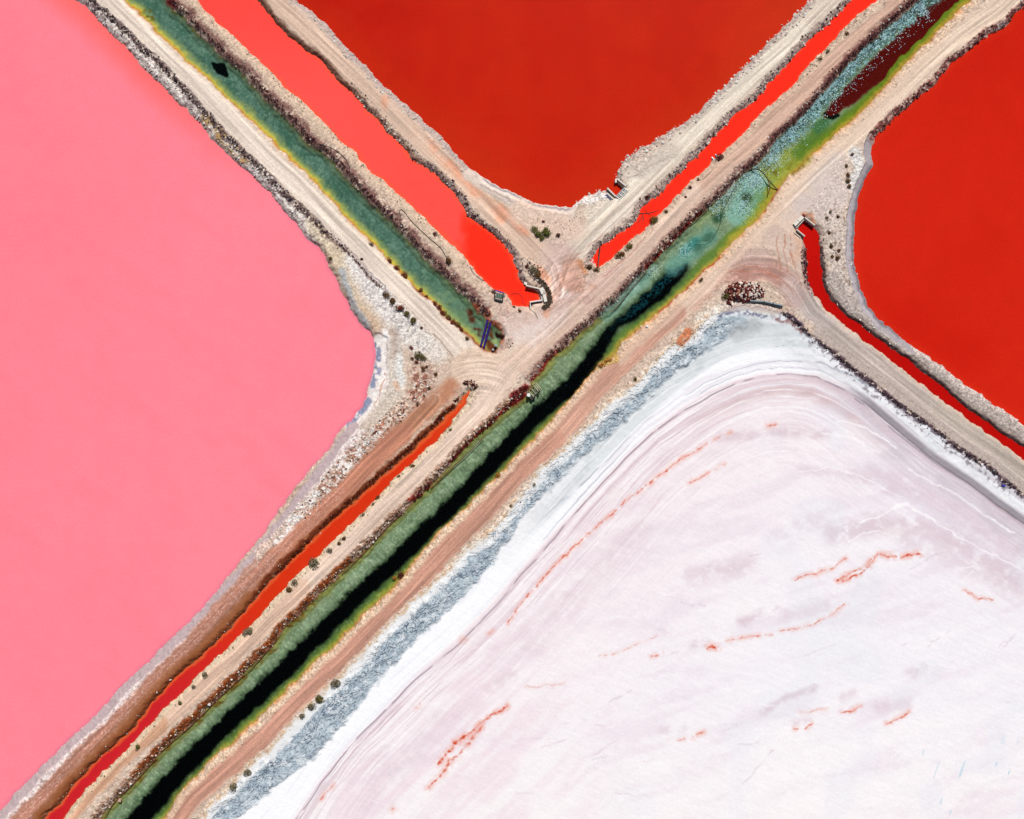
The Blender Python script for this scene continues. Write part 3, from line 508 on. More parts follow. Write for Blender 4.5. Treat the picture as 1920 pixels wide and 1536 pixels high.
    stroke([(1450,320),(1480,300),(1500,290)], 22, (150, 158, 62), 8, .85); stroke([(1445,315),(1480,325),(1495,310)], 9, (112, 92, 26), 6, .7, nz=(n12, .46, .1)); stroke([(1455,345),(1475,325)], 7, (160, 180, 110), 4, .7)
    stroke([(1500,285),(1540,240)], 13, (84, 118, 42), 8, .8); stroke([(1535,240),(1560,215)], 10, (66, 112, 72), 5, .8)
    mar = [(1553,215),(1573,196),(1613,160),(1647,130),(1680,97),(1723,58),(1752,28),(1775,2),(1900,-110),(2735,-870)]
    stroke(mar, [6,13,18,20,21,21,22,22,22,22], (84, 16, 12), 3.5, 1.); stroke([(1550,212),(1560,219),(1572,214)], 3.5, (10, 14, 12), 1.5, .95)
    gs = [(1500,300),(1573,240),(1600,216),(1650,170),(1690,122),(1723,90),(1755,58),(1790,20),(1815,-5)]
    fill(in2 * sstep(1480, 1560, X) * (1 - sstep(12, 15, dsb)), c8(104, 130, 36)); fill(in2 * sstep(1480, 1560, X) * (1 - sstep(3, 10, dsb + 5 * (n12 - .5))) * .8, c8(158, 136, 36))
    fill(in2 * sstep(1330, 1380, X) * (1 - sstep(1450, 1500, X)) * (1 - sstep(6, 20, dsb + 8 * (n12 - .5))) * .8, c8(170, 164, 54)); fill(in2 * up * (1 - sstep(3, 11, dsb + 6 * (n12 - .5))) * .6, c8(178, 152, 66))
    fill(in2 * (1 - sstep(0, 2.5, dsb)) * .8, c8(214, 130, 60))
    # broken white-teal scum and painted sun glint, NW side of bed, dense to sparse
    sc_ = sstep(1420, 1475, X) * (1 - sstep(20, 34, dn)) * in2
    spk = vnoise(X * .75, Y * 1.1, 2.3, 85) * .7 + G * .3
    fill(sc_ * sstep(0, .5, .75 - dn / 40) * .8, c8(70, 92, 84))
    cl = (n12 - .5) * .7 + (n5 - .5) * .3; fill(sc_ * sstep(.42, .66, spk + cl + .20 - dn / 85) * .85, c8(96, 142, 140)); fill(sc_ * sstep(.60, .74, spk + cl + .15 - dn / 85), c8(166, 206, 212))
    for (cx, cy, rx) in ((1418, 340, 26), (1398, 390, 24), (1225, 505, 18), (1285, 468, 18), (1165, 560, 16), (1450, 295, 20), (1190, 535, 16)):
        m = in2 * (1 - sstep(rx * .3, rx, np.hypot(X - cx, Y - cy)))
        fill(m * sstep(.48, .75, spk + .05) * .75, c8(186, 214, 206))
    fill(in2 * lowc * (1 - BLK) * sstep(.70, .86, spk) * .35 * sstep(10, 22, dn), c8(186, 204, 180))

    # ---- grain
    gr = 1 + (n3 - .5) * .07 + (G - .5) * .07
    wsalt = inS * .8
    C *= (gr * (1 - wsalt) + wsalt * (1 + (n3 - .5) * .008 + (G - .5) * .010))[..., None]
    bank = (1 - inS) * (1 - np.clip(in1 + in2, 0, 1)) * (1 - RM)
    gk = np.clip(rough / .04, .12, 1.4)
    C *= (1 + bank * gk * ((n3 - .5) * .22 + (G - .5) * .16))[..., None]
    C *= (1 + RM * (G > .985) * .10 - RM * (G < .010) * .10)[..., None]

    wl = (1 - inS) * (1 - np.clip(in1 + in2, 0, 1))
    C *= 1 + wl[..., None] * (np.array([1.02, .983, .966], np.float32) - 1)
    # ---- height in metres
    t = np.clip(dw / wB, 0, 1)
    hb = 1.0 * (1 - (1 - t) ** 1.7)
    e = sstep(-70, 0, ds + 0 * X)
    hs = .12 + .80 * e ** 1.5
    H = np.where(ds < 0, np.minimum(hb, hs), hb)
    can = np.minimum(sd['g1'], sd['g2'])
    H = np.where(dw < 0, -np.minimum(.9, -dw * .075 + .015), H)
    land = sstep(0, 6, dw)
    micro = (n5 - .5) * 1.2 + (n3 - .5) * .9 + (n12 - .5) * 1.0
    H = H + land * micro * rough * (1 - .85 * inS) * 2.0
    H = H + (1 - land) * np.clip(dw + 3, 0, 3) / 3 * (n5 - .5) * .10
    H = H + inS * (slope_cr + micro * .003)
    # windrow along road edges
    H = H + land * np.exp(-((RM - .5) / .3) ** 2) * .05
    return C, H, dict(dw=dw, can=can, salt=ds, road=RM, sd=sd)

# ------------------------------------------------------------------ materials
def lin(c):
    c = np.clip(c, 0, 1)
    return np.where(c <= .04045, c / 12.92, ((c + .055) / 1.055) ** 2.4)
def alb(rgb):
    return tuple(np.clip(lin(np.array(rgb) / 255.0) * KALB, 0, .9)) + (1.0,)
def mat_attr(name, rough=.9, noise=18.0, amt=.12, bump=.0, spec=.25, bscale=20.0):
    m = bpy.data.materials.new(name); m.use_nodes = True
    nt = m.node_tree; n = nt.nodes; L = nt.links; b = n["Principled BSDF"]
    a = n.new("ShaderNodeAttribute"); a.attribute_name = "tint"
    tc = n.new("ShaderNodeTexCoord"); ns = n.new("ShaderNodeTexNoise")
    ns.inputs["Scale"].default_value = noise; ns.inputs["Detail"].default_value = 3
    L.new(tc.outputs["Object"], ns.inputs["Vector"])
    mr = n.new("ShaderNodeMapRange"); mr.inputs[1].default_value = .3; mr.inputs[2].default_value = .7
    mr.inputs[3].default_value = 1 - amt; mr.inputs[4].default_value = 1 + amt
    L.new(ns.outputs["Fac"], mr.inputs[0])
    mx = n.new("ShaderNodeVectorMath"); mx.operation = 'MULTIPLY'
    L.new(a.outputs["Color"], mx.inputs[0]); L.new(mr.outputs[0], mx.inputs[1])
    L.new(mx.outputs[0], b.inputs["Base Color"])
    b.inputs["Roughness"].default_value = rough; b.inputs["Specular IOR Level"].default_value = spec
    if bump:
        bm = n.new("ShaderNodeBump"); bm.inputs["Strength"].default_value = bump; bm.inputs["Distance"].default_value = .05
        n2 = n.new("ShaderNodeTexNoise"); n2.inputs["Scale"].default_value = bscale; n2.inputs["Detail"].default_value = 4
        L.new(tc.outputs["Object"], n2.inputs["Vector"]); L.new(n2.outputs["Fac"], bm.inputs["Height"]); L.new(bm.outputs[0], b.inputs["Normal"])
    return m
def mat_plain(name, rgb, rough=.7, metal=0.0, amt=.15, noise=6.0, spec=.4):
    m = bpy.data.materials.new(name); m.use_nodes = True
    nt = m.node_tree; n = nt.nodes; L = nt.links; b = n["Principled BSDF"]
    tc = n.new("ShaderNodeTexCoord"); ns = n.new("ShaderNodeTexNoise"); ns.inputs["Scale"].default_value = noise; ns.inputs["Detail"].default_value = 5
    L.new(tc.outputs["Object"], ns.inputs["Vector"])
    cr = n.new("ShaderNodeValToRGB")
    c = np.array(alb(rgb)[:3])
    cr.color_ramp.elements[0].position = .3; cr.color_ramp.elements[1].position = .7
    cr.color_ramp.elements[0].color = tuple(c * (1 - amt * 1.6)) + (1,); cr.color_ramp.elements[1].color = tuple(np.minimum(c * (1 + amt), .9)) + (1,)
    L.new(ns.outputs["Fac"], cr.inputs[0]); L.new(cr.outputs[0], b.inputs["Base Color"])
    b.inputs["Roughness"].default_value = rough; b.inputs["Metallic"].default_value = metal; b.inputs["Specular IOR Level"].default_value = spec
    return m
M_BANK = mat_attr("bank soil", .95, 14, .10, .4, spec=.05)
M_ROAD = mat_attr("graded limestone", .95, 10, .05, .2, spec=.05)
M_SALT = mat_attr("salt crust", .8, 8, .012, .04, spec=.1)
M_BED = mat_attr("algae bed", 1.0, 9, .08, spec=0)
M_WATER = mat_attr("coloured brine", .15, 2.2, .05, spec=.06)
M_STONE = mat_attr("stone", .9, 12, .12, .3, spec=.1)
M_LEAF = mat_attr("leaf", .8, 5, .15, spec=.08)
def mat_clear():
    m = bpy.data.materials.new("clear canal water"); m.use_nodes = True
    nt = m.node_tree; n = nt.nodes; L = nt.links
    for x in list(n):
        if x.type != 'OUTPUT_MATERIAL': n.remove(x)
    out = [x for x in n if x.type == 'OUTPUT_MATERIAL'][0]
    tr = n.new("ShaderNodeBsdfTransparent"); tr.inputs[0].default_value = (.97, .99, .98, 1)
    gl = n.new("ShaderNodeBsdfGlossy"); gl.inputs["Roughness"].default_value = .08
    fr = n.new("ShaderNodeFresnel"); fr.inputs[0].default_value = 1.16
    tc = n.new("ShaderNodeTexCoord"); ns = n.new("ShaderNodeTexNoise"); ns.inputs["Scale"].default_value = 2.2; ns.inputs["Detail"].default_value = 3
    bp = n.new("ShaderNodeBump"); bp.inputs["Strength"].default_value = .05; bp.inputs["Distance"].default_value = .05
    L.new(tc.outputs["Object"], ns.inputs["Vector"]); L.new(ns.outputs["Fac"], bp.inputs["Height"]); L.new(bp.outputs[0], gl.inputs["Normal"]); L.new(bp.outputs[0], fr.inputs["Normal"])
    mx = n.new("ShaderNodeMixShader"); L.new(fr.outputs[0], mx.inputs[0]); L.new(tr.outputs[0], mx.inputs[1]); L.new(gl.outputs[0], mx.inputs[2]); L.new(mx.outputs[0], out.inputs[0])
    return m
M_CLEAR = mat_clear()

# ------------------------------------------------------------------ mesh building
def W(x, y): return (x - 960) / 10.0, (768 - y) / 10.0
def make_mesh(name, co, faces, mat, tint=None, smooth=False):
    """co (n,3); faces (m,k) constant k; tint (n,3) linear albedo"""
    me = bpy.data.meshes.new(name)
    co = np.ascontiguousarray(co, np.float32); faces = np.ascontiguousarray(faces, np.int32)
    nf, k = faces.shape
    me.vertices.add(len(co)); me.vertices.foreach_set("co", co.ravel())
    me.loops.add(nf * k); me.loops.foreach_set("vertex_index", faces.ravel())
    me.polygons.add(nf); me.polygons.foreach_set("loop_start", np.arange(0, nf * k, k, dtype=np.int32))
    me.update(calc_edges=True)
    if smooth: me.polygons.foreach_set("use_smooth", np.ones(nf, bool))
    else: me.polygons.foreach_set("use_smooth", np.zeros(nf, bool))
    if tint is not None:
        at = me.attributes.new("tint", 'FLOAT_COLOR', 'POINT')
        at.data.foreach_set("color", np.concatenate([tint, np.ones((len(tint), 1))], 1).astype(np.float32).ravel())
    me.materials.append(mat)
    return me
def link(name, me, parent=None, loc=None, **props):
    o = bpy.data.objects.new(name, me); COL.objects.link(o)
    if parent is not None: o.parent = parent
    if loc is not None: o.location = loc
    for k, v in props.items(): o[k] = v
    return o
def grid_part(name, g, sel, co, tint, mat, **props):
    """sel: (ny-1,nx-1) bool cells"""
    j, i = np.nonzero(sel)
    if not len(j): return None
    a = j * g.nx + i
    f = np.stack([a + g.nx, a + g.nx + 1, a + 1, a], 1)
    u, inv = np.unique(f.ravel(), return_inverse=True)
    me = make_mesh(name, co[u], inv.reshape(-1, 4), mat, None if tint is None else tint[u])
    return link(name, me, **props)

FINE = Grid(-45, 1965, -45, 1581, 1.5)
Cf, Hf, If = evaluate(FINE)
OUT = Grid(-945, 2865, -795, 2331, 15)
Co, Ho, Io = evaluate(OUT)
print('evaluated')

def cells(a): return .25 * (a[:-1, :-1] + a[1:, :-1] + a[:-1, 1:] + a[1:, 1:])
STRUCT = dict(kind='structure')
for g, C, H, I in ((FINE, Cf, Hf, If), (OUT, Co, Ho, Io)):
    T = (lin(C) * KALB).reshape(-1, 3); T = np.clip(T, .0006, .9)
    wx, wy = W(g.X, g.Y)
    co = np.stack([wx.ravel(), wy.ravel(), H.ravel()], 1)
    opaque = np.minimum.reduce([I['sd'][k] for k in ('pink', 'red_n', 'red_e', 'd1', 'd2', 'd3', 'd4')])
    keep = cells(opaque) > (-9 if g is FINE else -30)
    if g is OUT:
        cx, cy = cells(g.X), cells(g.Y)
        keep &= ~((cx > -45) & (cx < 1965) & (cy > -45) & (cy < 1575))
    canal = cells(I['can']) < 0
    salt = (cells(I['salt']) < 0) & ~canal
    road = (cells(I['road']) > .5) & ~canal & ~salt & (cells(I['dw']) > 3)
    grid_part('canal_bed', g, keep & canal, co, T, M_BED, label='green and black algae covered bed of the canals', **STRUCT)
    grid_part('salt_flat', g, keep & salt, co, T, M_SALT, label='pale pink and white banded salt flat', **STRUCT)
    grid_part('dirt_road', g, keep & road, co, T, M_ROAD, label='pale graded dirt tracks on top of the dykes', **STRUCT)
    grid_part('embankment', g, keep & ~canal & ~salt & ~road, co, T, M_BANK, label='sandy rubble banks between the tracks and ponds', **STRUCT)

# far ground to the horizon
me = make_mesh('ground', np.array([(-6000, -6000, -3), (6000, -6000, -3), (6000, 6000, -3), (-6000, 6000, -3)]), np.array([[0, 1, 2, 3]]), mat_plain('far plain', (214, 200, 186)))
link('ground', me, label='far sandy plain beyond the ponds', **STRUCT)

# ------------------------------------------------------------------ waters
def water_color(g, key, sd):
    X, Y = g.X, g.Y
    C = np.empty(X.shape + (3,), np.float32)
    def fill(m, c): C[:] = C + (c8(*c) - C) * m[..., None]
    nz = fbm(X, Y, 260, 91, 3); n8 = fbm(X, Y, 20, 92, 2)
    ed = -sd
    if key == 'pink':
        C[:] = c8(255, 131, 146); fill(sstep(700, 200, X + .5 * Y - 0 * Y) * .5, (255, 122, 138)); fill((nz - .35).clip(0, 1) * .5, (255, 140, 152)); fill(sstep(.55, .8, fbm(X * .8 + Y * .6, (Y * .8 - X * .6) * 3, 120, 97, 3)) * .25, (250, 122, 138))
        fill((1 - sstep(0, 60, ed)) * (1 - sstep(100, 400, Y)) * .8, (255, 104, 100)); fill((1 - sstep(0, 9, ed)) * .45 * sstep(300, 500, Y), (196, 112, 140))
    elif key == 'red_n':
        C[:] = c8(196, 39, 16); fill(sstep(1000, 560, X) * .9, (176, 19, 11)); fill(sstep(1100, 1500, X) * .8, (194, 43, 17)); fill(sstep(.42, .68, nz) * .45, (184, 26, 12)); fill((1 - sstep(0, 70, ed)) * .45, (194, 50, 16)); fill(sstep(.5, .75, fbm(X, Y, 90, 95, 3)) * .3, (200, 42, 18))
    elif key == 'red_e':
        C[:] = c8(204, 35, 18); fill(sstep(350, 0, Y) * .7, (192, 27, 13)); fill(sstep(.42, .68, nz) * .45, (192, 24, 12)); fill((1 - sstep(0, 16, ed)) * .4, (212, 50, 22)); fill(sstep(.5, .75, fbm(X, Y, 90, 96, 3)) * .3, (208, 38, 18))
    elif key == 'd1':
        C[:] = c8(252, 84, 78); t = sstep(-6, 30, (X - 858) * .95 + (Y - 430) * .25 + 26 * (n8 - .5)); fill(sstep(600, 800, X) * .5, (255, 78, 66)); fill(t, (252, 48, 28))
        fill((1 - sstep(0, 8, ed)) * .5, (255, 96, 52)); fill(sstep(200, 0, Y) * .6, (250, 68, 60))
    elif key == 'd2':
        C[:] = c8(250, 46, 28); fill((1 - sstep(0, 5, ed)) * .5, (255, 82, 44)); fill(sstep(.5, .8, n8) * .15, (230, 34, 22))
    elif key == 'd3':
        C[:] = c8(180, 14, 9); fill(sstep(600, 460, Y) * .5, (200, 20, 10)); fill((1 - sstep(0, 3, ed)) * .4, (150, 30, 20))
    elif key == 'd4':
        C[:] = c8(210, 50, 20); fill(sstep(1100, 1350, Y) * .9, (196, 32, 44)); fill(sstep(850, 740, Y) * .7, (216, 76, 32)); fill((1 - sstep(0, 4, ed)) * .6, (186, 70, 36))
    if key == 'd4':
        ql = g.line(D4L, 14)
        if ql is not None:
            A = np.full(X.shape, 14, np.float32); A[ql[0]] = ql[1]; fill((1 - sstep(2.5, 6.5, A + 3 * (n8 - .5))) * .85, (216, 92, 48))
    C *= (1 + (n8 - .5) * .03)[..., None]
    return C
WF = Grid(-45, 1965, -45, 1581, 3)
WO = Grid(-945, 2865, -795, 2331, 15)
WDEF = [('pink', 'pond_water', 'smooth pink pond filling the left of the view'), ('red_n', 'pond_water', 'deep red pond wedged at the top between two dykes'),
        ('red_e', 'pond_water', 'bright red pond at the right edge'), ('d1', 'ditch_water', 'wide coral red ditch beside the upper left green canal'),
        ('d2', 'ditch_water', 'narrow vivid red ditch running to the upper right'), ('d3', 'ditch_water', 'narrow dark red ditch curving to the lower right'),
        ('d4', 'ditch_water', 'narrow orange red ditch running to the lower left'), ('g1', 'canal_water', 'clear water of the upper left green canal'),
        ('g2', 'canal_water', 'clear water of the long diagonal green and black canal')]
for g in (WF, WO):
    g.G = None
    wx, wy = W(g.X, g.Y)
    co = np.stack([wx.ravel(), wy.ravel(), np.zeros(wx.size)], 1)
    for key, nm, lb in WDEF:
        sd = g.sdf(POLY[key], 90)
        sel = cells(sd) < (9 if g is WF else 12)
        if g is WO:
            cx, cy = cells(g.X), cells(g.Y); sel &= ~((cx > -45) & (cx < 1965) & (cy > -45) & (cy < 1575))
        clear = key in ('g1', 'g2')
        T = None if clear else np.clip(lin(water_color(g, key, sd)) * KALB * 1.06, .001, .92).reshape(-1, 3)
        grid_part(nm, g, sel, co, T, M_CLEAR if clear else M_WATER, label=lb, **STRUCT)
print('waters')

# ------------------------------------------------------------------ sampling the finished ground
def samp(A, x, y):
    i = np.clip(((np.asarray(x) - FINE.x0) / FINE.st).astype(int), 0, FINE.nx - 2); j = np.clip(((np.asarray(y) - FINE.y0) / FINE.st).astype(int), 0, FINE.ny - 2)
    return A[j, i]
def gz(x, y): return float(max(samp(Hf, np.array([x]), np.array([y]))[0], 0.0))

# ------------------------------------------------------------------ stones
t_ = (1 + 5 ** .5) / 2
ICO_V = np.array([(-1,t_,0),(1,t_,0),(-1,-t_,0),(1,-t_,0),(0,-1,t_),(0,1,t_),(0,-1,-t_),(0,1,-t_),(t_,0,-1),(t_,0,1),(-t_,0,-1),(-t_,0,1)]) / math.hypot(1, t_)
ICO_F = np.array([(0,11,5),(0,5,1),(0,1,7),(0,7,10),(0,10,11),(1,5,9),(5,11,4),(11,10,2),(10,7,6),(7,1,8),(3,9,4),(3,4,2),(3,2,6),(3,6,8),(3,8,9),(4,9,5),(2,4,11),(6,2,10),(8,6,7),(9,8,1)])
PAL = {'white': [(236,232,226),(214,208,200),(196,186,176)], 'mixed': [(226,216,204),(178,160,146),(104,76,66),(210,200,190)], 'dark': [(84,60,62),(120,100,96),(200,190,184),(60,44,50)],
       'maroon': [(96,44,44),(130,80,74),(200,180,170)], 'rust': [(150,80,30),(206,150,100),(120,50,20),(230,214,190)], 'pale': [(232,222,204),(214,198,176),(190,170,148)], 'brown': [(150,104,84),(120,70,56),(236,230,224),(196,170,150)]}
rs = np.random.default_rng(21)
ROCKS = []     # x, y, r, colour, place
def along(pts, n, lo, hi, smin, smax, pal, place, wet=False, jit=0, power=2.2):
    n = int(n * .72); smin *= .9; smax *= .9
    P = np.array(pts, float); L = np.hypot(*(P[1:] - P[:-1]).T); c = np.concatenate([[0], np.cumsum(L)])
    for _ in range(n):
        s = rs.random() * c[-1]; i = min(np.searchsorted(c, s) - 1, len(L) - 1); i = max(i, 0)
        t = (s - c[i]) / max(L[i], 1e-6); p = P[i] + (P[i + 1] - P[i]) * t; d = (P[i + 1] - P[i]) / max(L[i], 1e-6)
        off = lo + (hi - lo) * rs.random()
        x, y = p[0] - d[1] * off, p[1] + d[0] * off
        if not (-40 < x < 1960 and -40 < y < 1575): continue
        # clumping
        if vnoise(np.array([x]), np.array([y]), 14, 6)[0] < .30 * rs.random() * 2: continue
        w = samp(If['dw'], np.array([x]), np.array([y]))[0]
        if w < (-5 if wet else -.5): continue
        r = smin + (smax - smin) * rs.random() ** power
        ROCKS.append((x, y, r, PAL[pal][rs.integers(len(PAL[pal]))], place))
along(P2E[:12], 620, -16, 16, .8, 2.6, 'white', 'on the left shore of the deep red pond')
along(P2E[26:], 1300, -14, 14, .9, 3.2, 'white', 'along the right shore of the deep red pond', wet=True)
along(P2E[18:22], 130, -8, 8, 1, 3, 'white', 'on the white landing below the deep red pond', wet=True)
along(D1R[8:], 700, -16, 16, .9, 3.0, 'mixed', 'on the right bank of the wide coral ditch'); along(D1R[16:], 200, -14, 14, 1.2, 3.4, 'dark', 'on the right bank of the wide coral ditch')
along(D1L[:26], 450, -12, 12, .7, 2.0, 'pale', 'on the left bank of the wide coral ditch')
along(D2N, 1100, -14, 14, .8, 2.8, 'mixed', 'on the upper bank of the narrow vivid red ditch'); along(D2N[:16], 350, -12, 12, .9, 2.6, 'dark', 'on the upper bank of the narrow vivid red ditch')
along(D2S, 600, -12, 12, .7, 2.0, 'pale', 'on the lower bank of the narrow vivid red ditch')
along(D3R[2:12], 250, -14, 14, .8, 2.2, 'white', 'beside the dark red ditch'); along(D3L[3:7], 160, -12, 12, .8, 2.2, 'maroon', 'beside the dark red ditch')
along(P3E[25:], 380, -12, 12, .8, 2.3, 'white', 'on the lower shore of the bright red pond'); along(P3E[:12], 600, -13, 13, 1, 2.8, 'maroon', 'on the upper shore of the bright red pond')
along([(1560,400),(1575,470),(1590,540)], 300, -24, 24, .7, 1.8, 'white', 'on the grey spit by the bright red pond')
along(G1R[:-3], 240, -24, 24, .8, 2.0, 'white', 'among the dark scrub beside the upper left canal')
along(G2N[:28], 800, -13, 4, .9, 2.6, 'mixed', 'on the upper bank of the long canal'); along(G2N[2:17], 420, -10, 4, .9, 2.4, 'rust', 'on the rusty bank of the long canal')
along(G2N[28:], 500, -18, 2, .9, 2.4, 'mixed', 'on the upper bank of the long canal')
along(G2S, 650, -2, 15, .7, 2.2, 'pale', 'on the lower bank of the long canal')
along(D4R, 800, -12, 12, .7, 2.2, 'pale', 'on the lower bank of the orange red ditch'); along(D4L, 260, -9, 9, .7, 1.8, 'brown', 'on the brown bank of the orange red ditch')
along(SE_[:33], 500, -9, 9, .7, 2.0, 'pale', 'along the edge of the blue grey crust'); along(SE_[38:], 300, -8, 8, .7, 1.8, 'dark', 'in the dark line beside the grey road')
along([(170,0),(300,120),(427,260),(567,393),(660,480)], 700, -9, 9, .8, 2.4, 'dark', 'in the dark scrub line by the pink pond'); along([(150,5),(290,130),(420,265),(560,405)], 450, -12, 10, .8, 2.6, 'white', 'on the salty bank of the pink pond')
along([(800,710),(770,755),(720,800),(680,840),(640,880),(560,970)], 700, -15, 15, .8, 2.8, 'brown', 'in the rubble bank below the pink pond'); along([(720,800),(640,875),(520,1005)], 300, -12, 12, 1, 3, 'white', 'in the rubble bank below the pink pond')
along([(985,490),(1010,520),(1015,545)], 150, -14, 14, .9, 2.4, 'dark', 'around the coral ditch headwall'); along([(940,650),(960,640)], 60, -8, 10, 1, 2.4, 'mixed', 'at the end of the upper left canal')
along([(1000,410),(1060,440),(1080,400)], 70, -12, 12, .7, 1.6, 'dark', 'on the sandy point below the deep red pond'); along([(875,722),(890,725)], 60, -8, 6, .9, 2.4, 'brown', 'at the tip of the orange red ditch')
along([(1108,488),(1115,498)], 24, -6, 6, 1.2, 2.6, 'white', 'at the tip of the vivid red ditch', wet=True)
along([(1340,600),(1300,630),(1260,650)], 120, -12, 12, .7, 2, 'pale', 'along the edge of the blue grey crust')
PILE = []
for _ in range(560):
    a = rs.random() * 6.283; q = rs.random() ** .55
    x = 1394 + 37 * q * math.cos(a); y = 549 + 20 * q * math.sin(a)
    if x < 1372 and rs.random() < .35: y += 12
    if x > 1412 and y > 560: continue
    bright = (x - 1360) / 70 + rs.random() * .6
    c = [(96,36,38),(122,58,54),(60,22,28),(176,112,90),(222,196,174),(50,20,26)][rs.integers(6)] if bright < .8 else [(236,224,214),(214,196,180),(130,60,52),(70,28,32)][rs.integers(4)]
    PILE.append((x, y, 1.1 + 1.9 * rs.random() ** 1.5, c, 'heap', max(0, 1 - q ** 2) * .9))
def rock_block(lst, extra=None):
    n = len(lst); R = np.random.default_rng(5)
    V = np.repeat(ICO_V[None], n, 0) * (1 + .22 * R.standard_normal((n, 12, 1)))
    V *= R.uniform(.65, 1.25, (n, 1, 3)) * np.array([1, 1, .75])
    a = R.uniform(0, 6.28, n); ca, sa = np.cos(a)[:, None], np.sin(a)[:, None]
    V = np.stack([V[..., 0] * ca - V[..., 1] * sa, V[..., 0] * sa + V[..., 1] * ca, V[..., 2]], -1)
    r = np.array([q[2] for q in lst])[:, None, None] / 10
    x = np.array([q[0] for q in lst]); y = np.array([q[1] for q in lst])
    z = np.maximum(samp(Hf, x, y), -.05)
    if extra is not None: z = z + extra
    cc = np.stack([(x - 960) / 10, (768 - y) / 10, z + r[:, 0, 0] * .35], -1)[:, None, :]
    cols = lin(np.array([q[3] for q in lst]) / 255.) * KALB * R.uniform(.8, 1.15, (n, 1))
    return V * r, cc, cols
ROCKS.sort(key=lambda q: -q[2])
PILE.sort(key=lambda q: -q[2])
big, small = ROCKS[:170], ROCKS[170:]
bigp, smallp = PILE[:120], PILE[120:]
def nth(k):
    return f"{k}{'th' if 10 <= k % 100 <= 20 else {1: 'st', 2: 'nd', 3: 'rd'}.get(k % 10, 'th')}"
def shade(c):
    s = sum(c) / 3
    return 'white' if s > 205 else 'pale grey' if s > 160 else 'brown' if s > 95 else 'dark'
def single_rocks(lst, extra, where, tail, gname):
    V, cc, cols = rock_block(lst, extra)
    buckets = {}
    for k, p in enumerate(lst): buckets.setdefault(where(p), []).append(k)
    for w, ks in buckets.items():
        ks.sort(key=lambda k: lst[k][1])
        for n_, k in enumerate(ks):
            me = make_mesh('stone', V[k], ICO_F, M_STONE, np.repeat(cols[k][None], 12, 0))
            lb = w[0] + ' stone ' + w[1] + (f', {nth(n_ + 1)} {tail}' if len(ks) > 1 else '')
            link('stone', me, loc=tuple(cc[k, 0]), label=lb, category='stone', group=gname(lst[k]))
def sector(p):
    dx, dy = (p[0] - 1393) / 37, (p[1] - 549) / 20
    if dx * dx + dy * dy < .12: return 'in the middle'
    v = 'upper' if dy < -.25 else 'lower' if dy > .25 else ''
    h = 'left' if dx < -.3 else 'right' if dx > .3 else ''
    return 'in the ' + (v + ' ' + h).strip() + '' if (v or h) else 'near the middle'
single_rocks(big, None, lambda p: (shade(p[3]), p[4]), 'from top', lambda p: 'stones ' + p[4])
single_rocks(bigp, np.array([p[5] for p in bigp]), lambda p: ('pale' if sum(p[3]) > 500 else 'red brown' if sum(p[3]) > 185 else 'dark', sector(p) + ' of the rubble heap'), 'from top', lambda p: 'larger stones of the rubble heap')
def stuff_rocks(lst, extra, name, lab):
    V, cc, cols = rock_block(lst, extra)
    co = (V + cc).reshape(-1, 3); f = (ICO_F[None] + 12 * np.arange(len(lst))[:, None, None]).reshape(-1, 3)
    link(name, make_mesh(name, co, f, M_STONE, np.repeat(cols, 12, 0)), label=lab, category='stones', kind='stuff')
stuff_rocks(small, None, 'small_stones', 'small loose stones scattered along all the banks')
stuff_rocks(smallp, np.array([p[5] for p in smallp]), 'heap_rubble', 'small rubble filling the red brown heap by the pipes')
# core of the heap
nb = 40; aa = np.linspace(0, 6.283, nb, endpoint=False)
co = [(*W(1393, 550), .95 + .8)]
for q, hz in ((.35, .75), (.7, .4), (1.0, -.1)):
    for k, a in enumerate(aa):
        x = 1393 + 34 * q * math.cos(a) * (1 + .12 * math.sin(3 * a)); y = 549 + 17 * q * math.sin(a) * (1 + .1 * math.cos(2 * a + 1)); co.append((*W(x, y), .95 + hz))
f = [(0, 1 + k, 1 + (k + 1) % nb) for k in range(nb)]
for r_ in range(2):
    for k in range(nb):
        a, b, c, d = 1 + r_ * nb + k, 1 + r_ * nb + (k + 1) % nb, 1 + (r_ + 1) * nb + k, 1 + (r_ + 1) * nb + (k + 1) % nb
        f += [(a, c, d), (a, d, b)]
link('soil_mound', make_mesh('soil_mound', np.array(co), np.array(f), mat_plain('heap soil', (74, 34, 36), .95, amt=.3)), label='dark red soil mound under the rubble heap', category='mound')
print('stones')

